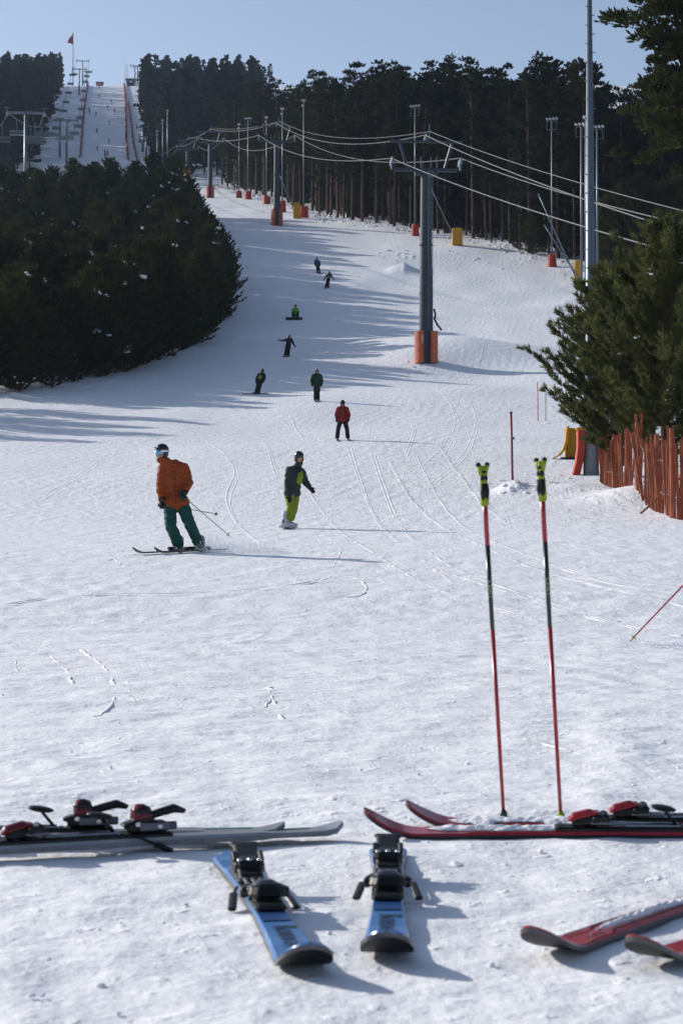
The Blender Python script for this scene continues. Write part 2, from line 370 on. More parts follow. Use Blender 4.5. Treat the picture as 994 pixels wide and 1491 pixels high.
# ------------------------------------------------------------------ people
def person(label, foot, scale_px, J, head_yaw, cloth, near=False, extras=None):
    """J: joints as (photo px, photo py, depth m). foot: (px,py) of the ground point under the figure."""
    base = hit(*foot)
    s = F / base.y if scale_px is None else scale_px
    def P(n):
        a = J[n]; return Vector(((a[0] - foot[0]) / s, a[2], (foot[1] - a[1]) / s))
    root = empty('person', base, label, 'person')
    vox = .014 if near else .03
    sh = [P('shoulder_a'), P('shoulder_b')]; el = [P('elbow_a'), P('elbow_b')]; ha = [P('hand_a'), P('hand_b')]
    hp = [P('hip_a'), P('hip_b')]; kn = [P('knee_a'), P('knee_b')]; an = [P('ankle_a'), P('ankle_b')]
    hd = P('head'); mid = (sh[0] + sh[1]) / 2; pel = (hp[0] + hp[1]) / 2; chest = mid.lerp(pel, .3); belly = mid.lerp(pel, .65)
    yaw = Matrix.Rotation(head_yaw, 3, 'Z')
    neck = mid + (hd - mid) * .28
    across = (sh[1] - sh[0]).normalized(); upv = (mid - pel).normalized(); fwd = across.cross(upv).normalized()
    tors = Matrix((across, -fwd, upv)).transposed()
    toe = [yaw @ Vector((0, -1, 0)), yaw @ Vector((0, -1, 0))]
    if 'toe' in J: toe = [Vector(J['toe']).normalized()] * 2
    # body: one continuous surface
    b = MB()
    b.ell(hd + Vector((0, 0, .015)), (.074, .092, .108), yaw); b.ell(hd + yaw @ Vector((0, -.03, -.055)), (.052, .058, .058), yaw)
    b.ell(hd + yaw @ Vector((0, -.098, -.012)), (.014, .018, .024), yaw)
    for e in (-1, 1): b.ell(hd + yaw @ Vector((e * .076, .005, 0)), (.012, .02, .032), yaw)
    b.limb([hd + Vector((0, 0, -.06)), neck, mid + Vector((0, 0, .02))], [.055, .056, .07])
    b.ell(chest, (.165, .105, .19), tors); b.ell(belly, (.145, .10, .17), tors); b.ell(pel, (.155, .11, .12), tors)
    for i in (0, 1):
        b.limb([mid.lerp(sh[i], .6), sh[i], el[i], ha[i]], [.07, .06, .045, .03])
        b.limb([pel.lerp(hp[i], .7), hp[i], kn[i], an[i]], [.09, .085, .06, .045])
        b.limb([an[i], an[i] + toe[i] * .13 + Vector((0, 0, -.05))], [.045, .035])
        hdir = (ha[i] - el[i]).normalized(); side = hdir.cross(Vector((0, 1, 0)))
        side = side.normalized() if side.length > .1 else Vector((1, 0, 0)); pal = hdir.cross(side).normalized()
        b.ell(ha[i] + hdir * .045, (.028, .028, .045), Matrix((side, pal, hdir)).transposed())
    remesh(b, 'body', M_skin, root, vox, 2)
    # jacket
    jl = cloth.get('jacket_len', .0)
    j = MB(); k = cloth.get('puff', 1.0)
    j.ell(chest, (.20 * k, .14 * k, .23), tors); j.ell(belly, (.185 * k, .135 * k, .2), tors); j.ell(pel + upv * .07, (.19 * k, .14 * k, .11 + jl * .3), tors)
    if jl > 0: j.limb([pel + Vector((-.05, 0, -jl * .4)), pel + Vector((-.05, 0, -jl))], [.15, .15]); j.limb([pel + Vector((.05, 0, -jl * .4)), pel + Vector((.05, 0, -jl))], [.15, .15])
    j.limb([mid + Vector((0, 0, .05)), neck + Vector((0, .005, -.01)), hd + Vector((0, .01, -.10))], [.115, .092, .082]); [j.limb([hp[0].lerp(pel, -.2) + upv * .01 + Vector((0, yy, 0)), pel - upv * .012 + Vector((0, yy, 0)), hp[1].lerp(pel, -.2) + upv * .01 + Vector((0, yy, 0))], [.118, .122, .118]) for yy in (-.035, .035)]
    for i in (0, 1):
        w_ = ha[i] + (el[i] - ha[i]).normalized() * .06
        j.limb([mid.lerp(sh[i], .5), sh[i], sh[i].lerp(el[i], .5), el[i], el[i].lerp(w_, .5), w_], [.12 * k, .098 * k, .088 * k, .078 * k, .068 * k, .055 * k])
    remesh(j, 'jacket', cloth['jacket'], root, vox, 2, .020 if near else .0, 8)
    # trousers
    t = MB(); t.ell(pel, (.17, .125, .13), tors)
    for i in (0, 1):
        t.limb([pel.lerp(hp[i], .8), hp[i], hp[i].lerp(kn[i], .5), kn[i], kn[i].lerp(an[i], .5), an[i] + (kn[i] - an[i]).normalized() * cloth.get('hem', .04)], [.12, .118, .108, .098, .096, .098])
    remesh(t, 'trousers', cloth['trousers'], root, vox, 2, .016 if near else .0, 7, 5)
    # helmet or hood
    if 'hood' in cloth:
        h = MB(); h.ell(hd + yaw @ Vector((0, .02, .02)), (.108, .115, .13), yaw); h.limb([hd + Vector((0, .02, -.05)), neck], [.095, .10])
        remesh(h, 'hood', cloth['hood'], root, vox, 2)
    else:
        h = MB(); h.ell(hd + yaw @ Vector((0, .016, .055)), (.108, .124, .105), yaw)
        for e in (-1, 1): h.ell(hd + yaw @ Vector((e * .084, .012, -.02)), (.026, .055, .07), yaw)
        h.ell(hd + yaw @ Vector((0, .085, -.01)), (.08, .035, .07), yaw)
        ho = remesh(h, 'helmet', cloth['helmet'], root, vox, 1)
        if near:
            v = MB(); v.box(hd + yaw @ Vector((0, -.105, .085)), (.13, .035, .014), yaw @ Euler((R(18), 0, 0)).to_matrix(), bev=.005); v.build('visor', cloth['helmet'], ho)
    if 'goggles' in cloth:
        g = MB(); vs = []; fs = []
        n = 12
        for i in range(n + 1):
            a = -1.15 + 2.3 * i / n
            for z in (-.042, .03):
                for rr in (.108, .128):
                    vs.append(hd + yaw @ Vector((math.sin(a) * rr * .86, -math.cos(a) * rr, z * (1 - .25 * abs(a)) + .012)))
        for i in range(n):
            q = i * 4
            fs += [(q + 1, q + 5, q + 7, q + 3), (q, q + 2, q + 6, q + 4), (q + 2, q + 3, q + 7, q + 6), (q, q + 4, q + 5, q + 1)]
        fs += [(0, 1, 3, 2), (n * 4, n * 4 + 2, n * 4 + 3, n * 4 + 1)]
        go = g.add(vs, fs).build('goggles', cloth['goggles'], root, True)
        st = MB(); st.tube([hd + yaw @ Vector((math.cos(a) * .112, math.sin(a) * .128 + .012, .03)) for a in np.linspace(-.9, math.pi + .9, 18)], .016, 6)
        st.build('strap', M_white if near else M_black_plastic, go)
    elif near:
        for e in (-1, 1):
            y = MB(); y.ell(hd + yaw @ Vector((e * .031, -.081, .012)), (.013, .008, .008), yaw); y.build('eye', M_black_plastic, root, True)
        y = MB(); y.ell(hd + yaw @ Vector((0, -.086, -.065)), (.024, .008, .007), yaw); y.build('mouth', M_lip, root, True)
    # gloves: palm, four fingers, thumb
    for i in (0, 1):
        hdir = (ha[i] - el[i]).normalized()
        pal = Vector((0, -1, 0)) - hdir * hdir.dot(Vector((0, -1, 0))); pal = pal.normalized() if pal.length > .1 else Vector((1, 0, 0))
        side = hdir.cross(pal).normalized()
        g = MB(); mt = Matrix((side, pal, hdir)).transposed(); c = ha[i]
        g.limb([c - hdir * .05, c], [.045, .042]); g.ell(c + hdir * .045, (.048, .030, .055), mt)
        grip = cloth.get('grip', False); sgn = 1 if i == 0 else -1
        for q, ln in enumerate((.075, .088, .082, .065)):
            st_ = c + hdir * .08 + side * (q - 1.5) * .023
            if grip: ptsf = [st_, st_ + hdir * ln * .35 + pal * .02, st_ + hdir * ln * .1 + pal * .05, st_ - hdir * ln * .4 + pal * .045]
            else: ptsf = [st_, st_ + hdir * ln * .5 + pal * .012, st_ + hdir * ln * .85 + pal * .035]
            g.limb(ptsf, [.0125, .0118, .011, .010][:len(ptsf)], 8)
        tb = c + hdir * .01 + side * sgn * .04
        g.limb([tb, tb + side * sgn * .025 + hdir * .035 + pal * .015, tb + side * sgn * .022 + hdir * .065 + pal * .035], [.015, .0135, .011], 8)
        if near: remesh(g, 'glove', cloth['gloves'], root, .007, 1)
        else: g.build('glove', cloth['gloves'], root, True)
    # boots
    for i in (0, 1):
        d = Vector((toe[i].x, toe[i].y, 0)).normalized(); sd = Vector((-d.y, d.x, 0))
        g = MB(); a = Vector((an[i].x, an[i].y, an[i].z)); mt = Matrix((sd, d, Vector((0, 0, 1)))).transposed()
        g.limb([a + Vector((0, 0, cloth.get('shaft', .10))) - d * .005, a, a + d * -.02 + Vector((0, 0, -.055))], [.078, .07, .062])
        g.ell(a + d * .07 + Vector((0, 0, -.055)), (.055, .15, .048), mt)
        g.box(a + d * .055 + Vector((0, 0, -.088)), (.095, .31, .03), mt, bev=.01)
        bo = remesh(g, 'boot', cloth['boots'], root, .012 if near else .03, 1)
        if near and cloth.get('buckles'):
            for zz, off in ((.12, .075), (.05, .07), (-.03, .09)):
                bk = MB(); bk.box(a + d * off + Vector((0, 0, zz)), (.10, .02, .022), mt, bev=.004); bk.build('buckle', M_chrome, bo)
    if extras: extras(root, dict(hd=hd, mid=mid, pel=pel, chest=chest, belly=belly, tors=tors, fwd=fwd, across=across, up=upv, an=an, ha=ha, el=el, sh=sh, yaw=yaw, neck=neck, vox=vox))
    return root, base, s

def worn_ski(label, at, direction, L, m, group=None, w=.042, back=.62):
    """a ski in use: at = point under the boot (on the snow), direction = heading"""
    d = Vector((direction[0], direction[1], 0)).normalized()
    x, y = at[0], at[1]
    o = empty('ski', (x, y, gz(x, y)), label, 'ski', group)
    mb = MB(); n = 22; vs = []; fs = []
    sd = Vector((-d.y, d.x, 0))
    z0 = gz(x, y)
    for i in range(n + 1):
        t = i / n; q = (t - (1 - back)) * L
        p = d * q; zz = gz(x + p.x, y + p.y) - z0 + .035
        if t > .86: zz += ((t - .86) / .14) ** 2 * .09
        hw = w * (1 + .35 * (2 * t - 1) ** 2) * min(1, max(.15, (1 - t) * 12)) * min(1, max(.4, t * 20))
        for sgn, dz in ((-1, -.012), (1, -.012), (1, .012), (-1, .012)): vs.append(Vector((p.x, p.y, zz + dz)) + sd * sgn * hw)
    for i in range(n):
        for k in range(4): fs.append((i * 4 + k, i * 4 + (k + 1) % 4, i * 4 + 4 + (k + 1) % 4, i * 4 + 4 + k))
    fs += [(3, 2, 1, 0), (n * 4, n * 4 + 1, n * 4 + 2, n * 4 + 3)]
    mb.add(vs, fs).build('ski_body', m, o, True).data.set_sharp_from_angle(angle=R(28))
    for q, nm in ((-.17, 'heel_piece'), (.19, 'toe_piece')):
        b = MB(); b.box(d * q + Vector((0, 0, .075)), (.07, .10, .055), Matrix((sd, d, Vector((0, 0, 1)))).transposed(), bev=.012); b.build(nm, M_black_plastic, o)
    return o

M_jk_orange = mat('rust_orange_jacket', (.25, .048, .010), .75, noise=.12, nscale=12, bump=.006, bscale=22)
M_tr_green = mat('bottle_green_trousers', (.008, .060, .050), .75, noise=.15, nscale=9, bump=.006, bscale=20)
M_lime = mat('lime_fabric', (.19, .23, .012), .75, noise=.12, nscale=12, bump=.006, bscale=20)
M_char = mat('charcoal_fabric', (.030, .034, .036), .8, noise=.15, nscale=12, bump=.006, bscale=20)
M_navyblk = mat('black_fabric', (.010, .011, .015), .8, noise=.15, nscale=12)
M_redjk = mat('red_jacket_fabric', (.23, .018, .012), .75, noise=.12, nscale=12, bump=.006, bscale=20)
M_dkgreen = mat('dark_green_coat', (.012, .035, .020), .8, noise=.15, nscale=12)
M_blue_jk = mat('blue_jacket_fabric', (.018, .045, .13), .75, noise=.12)
M_brightgreen = mat('bright_green_fabric', (.10, .33, .03), .75, noise=.12)
M_navy = mat('navy_fabric', (.012, .014, .030), .8, noise=.12)
M_boot_white = mat('white_boot', (.50, .52, .56), .5, noise=.08)
M_boot_grey = mat('grey_boot_shell', (.22, .24, .26), .4, noise=.1)
M_goggle = mat('mirrored_goggle_lens', (.10, .36, .62), .15, spec=.8, coat=1)
M_helmet_blk = mat('black_helmet', (.010, .010, .012), .3, spec=.5)
M_helmet_blue = mat('blue_grey_helmet', (.14, .18, .30), .4)
M_pole_green = mat('green_pole_lacquer', (.03, .28, .12), .4)
M_glove = mat('black_glove', (.014, .016, .018), .7, noise=.2)
M_glove_teal = mat('dark_teal_glove', (.010, .030, .028), .7, noise=.2)

# --- A: orange jacket
cA = dict(jacket=M_jk_orange, trousers=M_tr_green, helmet=M_helmet_blk, goggles=M_goggle, gloves=M_glove_teal, boots=M_boot_grey, grip=True, puff=1.12, buckles=True)
JA = dict(head=(236, 660, -.12), shoulder_a=(239, 683, -.03), shoulder_b=(267, 683, .03), elbow_a=(235, 711, -.05), elbow_b=(274, 703, -.02), hand_a=(237, 732, -.13), hand_b=(268, 721, -.20),
          hip_a=(247, 733, 0), hip_b=(264, 732, .02), knee_a=(250, 767, -.12), knee_b=(278, 766, -.06), ankle_a=(261, 795, 0.0), ankle_b=(291, 794, .10), toe=(-.75, -.66, 0))
def exA(root, k):
    c = MB(); c.limb([k['neck'] + k['yaw'] @ Vector((.0, .06, -.02)), k['neck'] + Vector((.08, .07, .02))], [.09, .075]); remesh(c, 'collar', M_navyblk, root, k['vox'], 1)
    for i in (0, 1):
        cf = MB(); h_ = k['ha'][i]; e = (k['el'][i] - h_).normalized(); cf.tube([h_ + e * .03, h_ + e * .085], [.058, .064], 12); cf.build('cuff', M_navyblk, root, True)
    z = MB(); f = k['tors']
    for q in np.linspace(-.2, .28, 13): z.ell(k['belly'] + f @ Vector((-.01, -.152, q)), (.007, .006, .022), f)
    z.build('zip', M_char, root)
    for e in (-1, 1):
        pk = MB(); pk.box(k['belly'] + f @ Vector((e * .10, -.142, -.06)), (.085, .016, .02), f, bev=.004); pk.build('pocket_flap', M_jk_orange, root)
A, bA, sA = person('skier in a rust orange jacket, green trousers and blue mirrored goggles', (262, 805), None, JA, R(-38), cA, True, exA)
def pole(label, top, tip, m, grip=M_black_plastic, r=.008):
    top = Vector(top); tip = Vector(tip); o = empty('ski_pole', tip, label, 'ski pole')
    d = (top - tip); n = d.normalized(); L = d.length
    a = MB(); a.tube([n * 0, n * .04, n * L], [.004, r * .8, r], 8); a.build('shaft', m, o, True)
    g = MB(); g.tube([n * (L - .02), n * (L + .05), n * (L + .1)], [r * 1.7, r * 2, r * 1.6], 8); g.build('grip', grip, o, True)
    k = MB(); k.tube([n * .05, n * .06], [.03, .028], 10); k.build('basket', grip, o)
    return o
def at_px(px, py, y): return pt(px, py, y)
pole('green ski pole trailing low behind the orange skier, the lower of two', at_px(265, 721, bA.y - .24), at_px(335, 781, bA.y + .35), M_pole_green)
pole('green ski pole trailing nearly level behind the orange skier, the upper of two', at_px(240, 735, bA.y - .2), at_px(318, 749, bA.y + .6), M_pole_green)
M_ski_dark = mat('dark_ski', (.02, .022, .026), .35, coat=.4)
worn_ski('dark ski under the orange skier, the one nearer the camera', (bA.x + -.01, bA.y + .0), (-.68, -.73), 1.64, M_ski_dark, back=.62)
worn_ski('dark ski under the orange skier, the one farther uphill', (bA.x + .33, bA.y + .10), (-.68, -.73), 1.64, M_ski_dark, back=.62)

# --- B: snowboarder
cB = dict(jacket=M_char, trousers=M_lime, helmet=M_helmet_blk, gloves=M_glove, boots=M_boot_white, puff=1.08, shaft=.17, hem=.12)
JB = dict(head=(435.5, 667, -.06), shoulder_a=(422, 686, -.10), shoulder_b=(438, 687, .12), elbow_a=(419, 706, -.10), elbow_b=(444, 701, .18), hand_a=(421, 723, -.20), hand_b=(452, 711, .10),
          hip_a=(421, 718, -.07), hip_b=(429, 718, .09), knee_a=(424, 741, -.16), knee_b=(427, 741, .14), ankle_a=(416, 760, -.20), ankle_b=(420, 760, .22), toe=(.92, -.38, 0))
def exB(root, k):
    f = k['tors']; p = MB()
    p.ell(k['chest'] + f @ Vector((.045, -.05, .005)), (.135, .125, .215), f)
    p.limb([k['mid'] + Vector((-.02, -.03, .06)), k['neck'] + Vector((0, -.03, -.05))], [.085, .075])
    remesh(p, 'chest_panel', M_lime, root, k['vox'], 2, .008)
    c = MB(); c.limb([k['neck'] + Vector((.03, -.05, -.06)), k['neck'] + Vector((.03, -.05, -.01))], [.075, .07]); remesh(c, 'neck_warmer', M_navyblk, root, k['vox'], 1)
B, bB, sB = person('snowboarder in a lime and charcoal jacket, lime trousers and white boots', (420, 769), None, JB, R(22), cB, True, exB)
def snowboard(label, loc, rot, L, m):
    o = empty('snowboard', loc, label, 'snowboard', None, rot)
    mb = MB(); n = 20; vs = []; fs = []
    for i in range(n + 1):
        t = i / n * 2 - 1; z = .012 + max(0, abs(t) - .78) ** 2 * 2.2
        hw = (.125 + .02 * t * t) * math.sqrt(max(.02, 1 - max(0, (abs(t) - .82) / .18) ** 2))
        for sx, dz in ((-1, -.006), (1, -.006), (1, .006), (-1, .006)): vs.append((sx * hw, t * L / 2, z + dz))
    for i in range(n):
        for k in range(4): fs.append((i * 4 + k, i * 4 + (k + 1) % 4, i * 4 + 4 + (k + 1) % 4, i * 4 + 4 + k))
    fs += [(3, 2, 1, 0), (n * 4, n * 4 + 1, n * 4 + 2, n * 4 + 3)]
    mb.add(vs, fs).build('deck', m, o)
    for e in (-.24, .24):
        b = MB(); b.box((0, e, .035), (.2, .12, .03), bev=.01); b.box((-.09, e, .11), (.02, .12, .16), (0, R(12), 0), bev=.008); b.build('binding', M_black_plastic, o)
    return o
M_board = mat('white_snowboard', (.42, .44, .48), .35, coat=.4)
M_board_dk = mat('black_snowboard', (.02, .015, .018), .4)
snowboard('pale snowboard seen end on under the lime snowboarder', (bB.x - .02, bB.y, bB.z + .012), (R(2), 0, R(-4)), 1.5, M_board)

# --- generic smaller skiers
def std(px, py, h, lean=0., spread=.1, turn=0, arm='down', crouch=0.):
    """joint table for an upright figure of h pixels, centred at px with feet at py; lean shifts the top sideways (px)"""
    u = h / 1.80
    def q(xm, zm, y=0): return (px + xm * u + lean * (zm / 1.7), py - zm * u, y)
    c = crouch
    J = dict(head=q(0, 1.66 - c * 1.1, -.05 - c * .5), shoulder_a=q(-.19, 1.42 - c, -.02 - c * .4), shoulder_b=q(.19, 1.42 - c, -.02 - c * .4),
             hip_a=q(-.09, .92 - c * .7, .02 + c * .2), hip_b=q(.09, .92 - c * .7, .02 + c * .2), knee_a=q(-.06 - spread, .50 - c * .3, -.08 - c * .4), knee_b=q(.06 + spread, .50 - c * .3, -.08 - c * .4),
             ankle_a=q(-.06 - spread * 1.3, .10), ankle_b=q(.06 + spread * 1.3, .10))
    if arm == 'down': J.update(elbow_a=q(-.30, 1.15 - c, .02), elbow_b=q(.30, 1.15 - c, .02), hand_a=q(-.26, .90 - c, -.16), hand_b=q(.26, .90 - c, -.16))
    elif arm == 'out': J.update(elbow_a=q(-.46, 1.33 - c, -.02), elbow_b=q(.36, 1.14 - c, .02), hand_a=q(-.70, 1.36 - c, -.1), hand_b=q(.52, .92 - c, -.10))
    elif arm == 'wide': J.update(elbow_a=q(-.38, 1.2 - c, 0), elbow_b=q(.40, 1.2 - c, 0), hand_a=q(-.45, .95 - c, -.1), hand_b=q(.55, 1.0 - c, -.1))
    J['toe'] = (math.sin(turn), -math.cos(turn), 0)
    return J
def cl(j, t, **k):
    d = dict(jacket=j, trousers=t, helmet=M_helmet_blk, goggles=M_black_plastic, gloves=M_glove, boots=M_navyblk); d.update(k); return d
def strap_pack(root, k):
    f = k['tors']; p = MB(); p.box(k['chest'] + f @ Vector((0, .2, -.05)), (.30, .16, .42), f, bev=.06); bp = p.build('backpack', M_navyblk, root)
    for e in (-1, 1):
        s_ = MB(); s_.tube([k['chest'] + f @ Vector((e * .12, .1, .18)), k['chest'] + f @ Vector((e * .115, -.10, .20)), k['chest'] + f @ Vector((e * .12, -.155, .06)), k['chest'] + f @ Vector((e * .15, -.08, -.14))], .018, 6); s_.build('strap', M_navyblk, bp)
Cc, bC, sC = person('skier in a red jacket and black trousers standing with legs apart', (498.5, 641), None, std(498.5, 641, 58, 0, .14), 0, cl(M_redjk, M_navyblk, boots=M_boot_grey, goggles=M_navyblk), False, strap_pack)
Dd, bD, sD = person('skier in a long dark green coat with a pale hat', (461, 584), None, std(461, 584, 47, 0, .02), 0, cl(M_dkgreen, M_navyblk, jacket_len=.34, puff=1.12, helmet=M_boot_grey))
def patch(m):
    def f_(root, k):
        f = k['tors']; p = MB(); p.ell(k['chest'] + f @ Vector((-.05, -.08, -.02)), (.12, .09, .16), f); remesh(p, 'chest_panel', m, root, .03, 1)
    return f_
Ee, bE, sE = person('skier in black leaning into a turn with a yellow panel on the chest', (374, 574), None, std(374, 574, 36, 8, .03, R(-50)), R(-30), cl(M_navyblk, M_navyblk, goggles=M_helmet_blk), False, patch(M_lime))
Ff, bF, sF = person('skier in navy with one arm stretched out and a blue grey helmet', (417, 519), None, std(417, 519, 34, 5, .05, R(-10), 'out', .12), R(-10), cl(M_navy, M_navyblk, helmet=M_helmet_blue))
# seated snowboarder
bG = hit(430, 465); sG = F / bG.y
JG = dict(head=(430, 445, .05), shoulder_a=(426.8, 450, .05), shoulder_b=(433.2, 450, .05), elbow_a=(425, 455, -.05), elbow_b=(435, 455, -.05), hand_a=(427, 458, -.22), hand_b=(433, 458, -.22),
          hip_a=(428.6, 460, .05), hip_b=(431.4, 460, .05), knee_a=(426.5, 456.5, -.3), knee_b=(433.5, 456.5, -.3), ankle_a=(426, 462.5, -.52), ankle_b=(434, 462.5, -.52))
person('snowboarder in bright green sitting on the snow behind a black board', (430, 464), None, JG, 0, cl(M_brightgreen, M_navy, hood=M_brightgreen))
snowboard('black snowboard set on edge in front of the seated green snowboarder', (bG.x - .1, bG.y - .72, gz(bG.x, bG.y - .7) + .13), (0, R(72), R(90)), 1.52, M_board_dk)
Hh, bH, sH = person('skier in a lime top with black sleeves bending into a turn', (475.5, 419), None, std(475.5, 419, 25, 4.5, .05, R(-15), 'wide', .1), R(-10), cl(M_navyblk, M_navyblk), False, patch(M_brightgreen))
Ii, bI, sI = person('skier in a blue jacket highest up the near piste', (464, 398), None, std(464, 398, 24.5, -3.5, .05, R(20), 'down', .08), R(10), cl(M_blue_jk, M_navyblk))
for (b_, nm, dr, sp, L) in ((bC, 'red jacketed skier', (0.05, -1), .24, 1.5), (bD, 'skier in the dark green coat', (.05, -1), .09, 1.5), (bE, 'skier in black leaning', (-.9, -.4), .10, 1.6),
                         (bF, 'navy skier with an arm out', (-.15, -1), .12, 1.6), (bH, 'lime skier bending', (-.3, -1), .12, 1.6), (bI, 'blue jacketed skier', (.35, -1), .12, 1.6)):
    for sg, side in ((-1, 'left'), (1, 'right')):
        d = Vector((dr[0], dr[1], 0)).normalized(); sd = Vector((-d.y, d.x, 0))
        if sd.x < 0: sd = -sd
        worn_ski('ski under the %s, the one on the %s' % (nm, side), (b_.x + sd.x * sg * sp, b_.y + sd.y * sg * sp), dr, L, M_ski_dark, back=.58)

def moulded(mb, name, m, parent, vox=.0032):
    return remesh(mb, name, m, parent, vox, 3)
# ------------------------------------------------------------------ loose skis in the foreground
def ski(label, group, tip, axis_to, L, mats, w=(.058, .036, .054), rise=.055, tail_rise=.012, binding=None, bind_at=.42, bcol=None, bl=.30, extra=None, rise_end=None, dz=0., roll=0.):
    """tip: photo pixel of the tip end on the snow; axis_to: pixel further along the ski. local +x runs from the tip to the tail"""
    a = hit(*tip, h=(rise if rise_end is None else rise_end) + .02); b = hit(*axis_to, h=.022)
    d = (b - a); d.z = 0; d.normalize()
    ang = math.atan2(d.y, d.x)
    mid = a + d * L * .5
    o = empty('ski', (a.x, a.y, max(gz(a.x, a.y), gz(mid.x, mid.y)) + .016 + dz), label, 'ski', group, (roll, 0, ang))
    n = 64; mb = MB(); vs = []; fs = []; mi = []
    def hw(t):
        q = abs(t - .56) / .56 if t < .56 else (t - .56) / .44
        e = w[0] if t < .56 else w[2]
        h = w[1] + (e - w[1]) * min(1, q * 1.08) ** 1.8
        te = t * L
        if te < .09: h *= math.sqrt(max(0.004, 1 - (1 - te / .09) ** 2.4))
        le = (1 - t) * L
        if le < .04: h *= math.sqrt(max(.08, 1 - (1 - le / .04) ** 2)) 
        return h
    def zz(t):
        x = t * L; z = .004 * math.sin(math.pi * t)
        if x < .17: z += rise * ((.17 - x) / .17) ** 1.7
        if L - x < .08: z += tail_rise * ((.08 - (L - x)) / .08) ** 2
        return z
    ts = [0.0] + [(i / n) ** 1.35 for i in range(1, n)] + [1.0]
    th = lambda t: .012 if .2 < t < .85 else .008
    for t in ts:
        h = hw(t); z = zz(t); k = th(t)
        for yy, dz in ((-h, -k), (h, -k), (h, k * .3), (h * .86, k), (-h * .86, k), (-h, k * .3)): vs.append((t * L, yy, z + dz))
    for i in range(len(ts) - 1):
        for k in range(6):
            k2 = (k + 1) % 6
            fs.append((i * 6 + k, i * 6 + 6 + k, i * 6 + 6 + k2, i * 6 + k2)); mi.append({0: 1, 1: 2, 5: 2}.get(k, 0))
    fs.append((0, 1, 2, 3, 4, 5)); mi.append(2); q = (len(ts) - 1) * 6; fs.append(tuple(q + k for k in (5, 4, 3, 2, 1, 0))); mi.append(2)
    mb.v = vs; mb.f = fs; mb.mi = mi
    body = mb.build('ski_body', mats, o, True); body.data.set_sharp_from_angle(angle=R(28))
    if binding:
        binding(o, L, bind_at, bl, bcol, zz)
        for c in o.children:
            if c is not body: c.scale.z = .60 if binding is blue_binding else .76
    if extra: extra(o, L, hw, zz)
    return o

def binding_race(o, L, at, bl, col, zz):
    """plate, toe piece, heel piece with lever, brake"""
    top = .014; xt = at * L; xh = xt + bl + .06
    p = MB(); p.box((xt + bl * .5 + .02, 0, top + .012), (bl + .26, .058, .022), bev=.006)
    for q in np.linspace(-.09, bl + .12, 9): p.box((xt + q, 0, top + .0245), (.012, .05, .004))
    p.build('plate', M_black_plastic, o)
    # toe piece
    t = MB(); t.box((xt - .01, 0, top + .05), (.10, .062, .055), (0, R(-8), 0), bev=.016, taper=.85); t.box((xt + .045, 0, top + .06), (.03, .078, .042), bev=.01)
    t.box((xt + .03, .032, top + .058), (.05, .014, .03), (0, 0, R(-20)), bev=.005); t.box((xt + .03, -.032, top + .058), (.05, .014, .03), (0, 0, R(20)), bev=.005)
    to = moulded(t, 'toe_piece', M_black_plastic, o)
    s = MB(); s.box((xt - .024, 0, top + .070), (.112, .056, .032), (0, R(-19), 0), bev=.012, taper=.72); moulded(s, 'toe_cover', col[0], to)
    s = MB(); s.tube([(xt - .062, -.012, top + .048), (xt - .062, .012, top + .048)], .011, 10); s.build('adjuster_screw', M_chrome, to)
    f = MB(); f.box((xt + .085, 0, top + .03), (.055, .05, .012), bev=.004); f.build('friction_pad', M_grey_plastic, o)
    # heel piece
    h = MB(); h.box((xh + .015, 0, top + .045), (.13, .06, .045), bev=.012); h.box((xh, 0, top + .092), (.062, .064, .085), (0, R(-12), 0), bev=.016, taper=.9)
    h.box((xh - .042, 0, top + .062), (.045, .05, .014), (0, R(-22), 0), bev=.004)
    ho = moulded(h, 'heel_piece', M_black_plastic, o)
    c = MB(); c.box((xh - .006, 0, top + .103), (.062, .068, .066), (0, R(-14), 0), bev=.014, taper=.72); moulded(c, 'heel_cover', col[1], ho)
    l = MB(); l.tube([(xh + .02, 0, top + .085), (xh + .06, 0, top + .10), (xh + .10, 0, top + .112), (xh + .135, 0, top + .098)], [.016, .017, .019, .010], 10); moulded(l, 'lever', M_black_plastic, ho)
    s = MB(); s.tube([(xh - .02, -.034, top + .06), (xh - .02, .034, top + .06)], .009, 8); s.build('pivot_pin', M_chrome, ho)
    for e in (-1, 1):
        sd_ = MB(); sd_.box((xh + .03, e * .034, top + .05), (.09, .008, .03), bev=.003); sp_ = sd_.build('side_plate', M_grey_plastic, ho)
        sd_ = MB(); sd_.tube([(xh + .045, e * .037, top + .05), (xh + .045, e * .041, top + .05)], .008, 8); sd_.build('screw', M_chrome, ho)
        sd_ = MB(); sd_.box((xt + .035, e * .036, top + .045), (.07, .012, .012), bev=.003); sd_.build('wing', M_grey_plastic, to)
        sd_ = MB(); sd_.tube([(xt + .10, e * .02, top + .028), (xh - .08, e * .02, top + .028)], .0045, 6); sd_.build('rail', M_chrome, o)
    sd_ = MB(); sd_.tube([(xh + .075, 0, top + .045), (xh + .105, 0, top + .045)], .017, 10); sd_.build('spring_housing', M_grey_plastic, ho)
    pdl = MB(); pdl.tube([(xh - .09, 0, top + .03), (xh - .125, 0, top + .085)], .006, 6); pdl.ell((xh - .13, 0, top + .098), (.042, .03, .013), Matrix.Rotation(R(12), 3, 'Y')); pdl.build('brake_pedal', M_black_plastic, o, True)
    for e in (-1, 1):
        b = MB(); b.tube([(xh - .05, e * .042, top + .02), (xh - .02, e * .05, top + .012), (xh + .05, e * .053, top - .03)], .0055, 6)
        b.tube([(xh + .03, e * .052, top - .017), (xh + .075, e * .054, top - .047)], .011, 8); b.build('brake_arm', M_black_plastic, o)

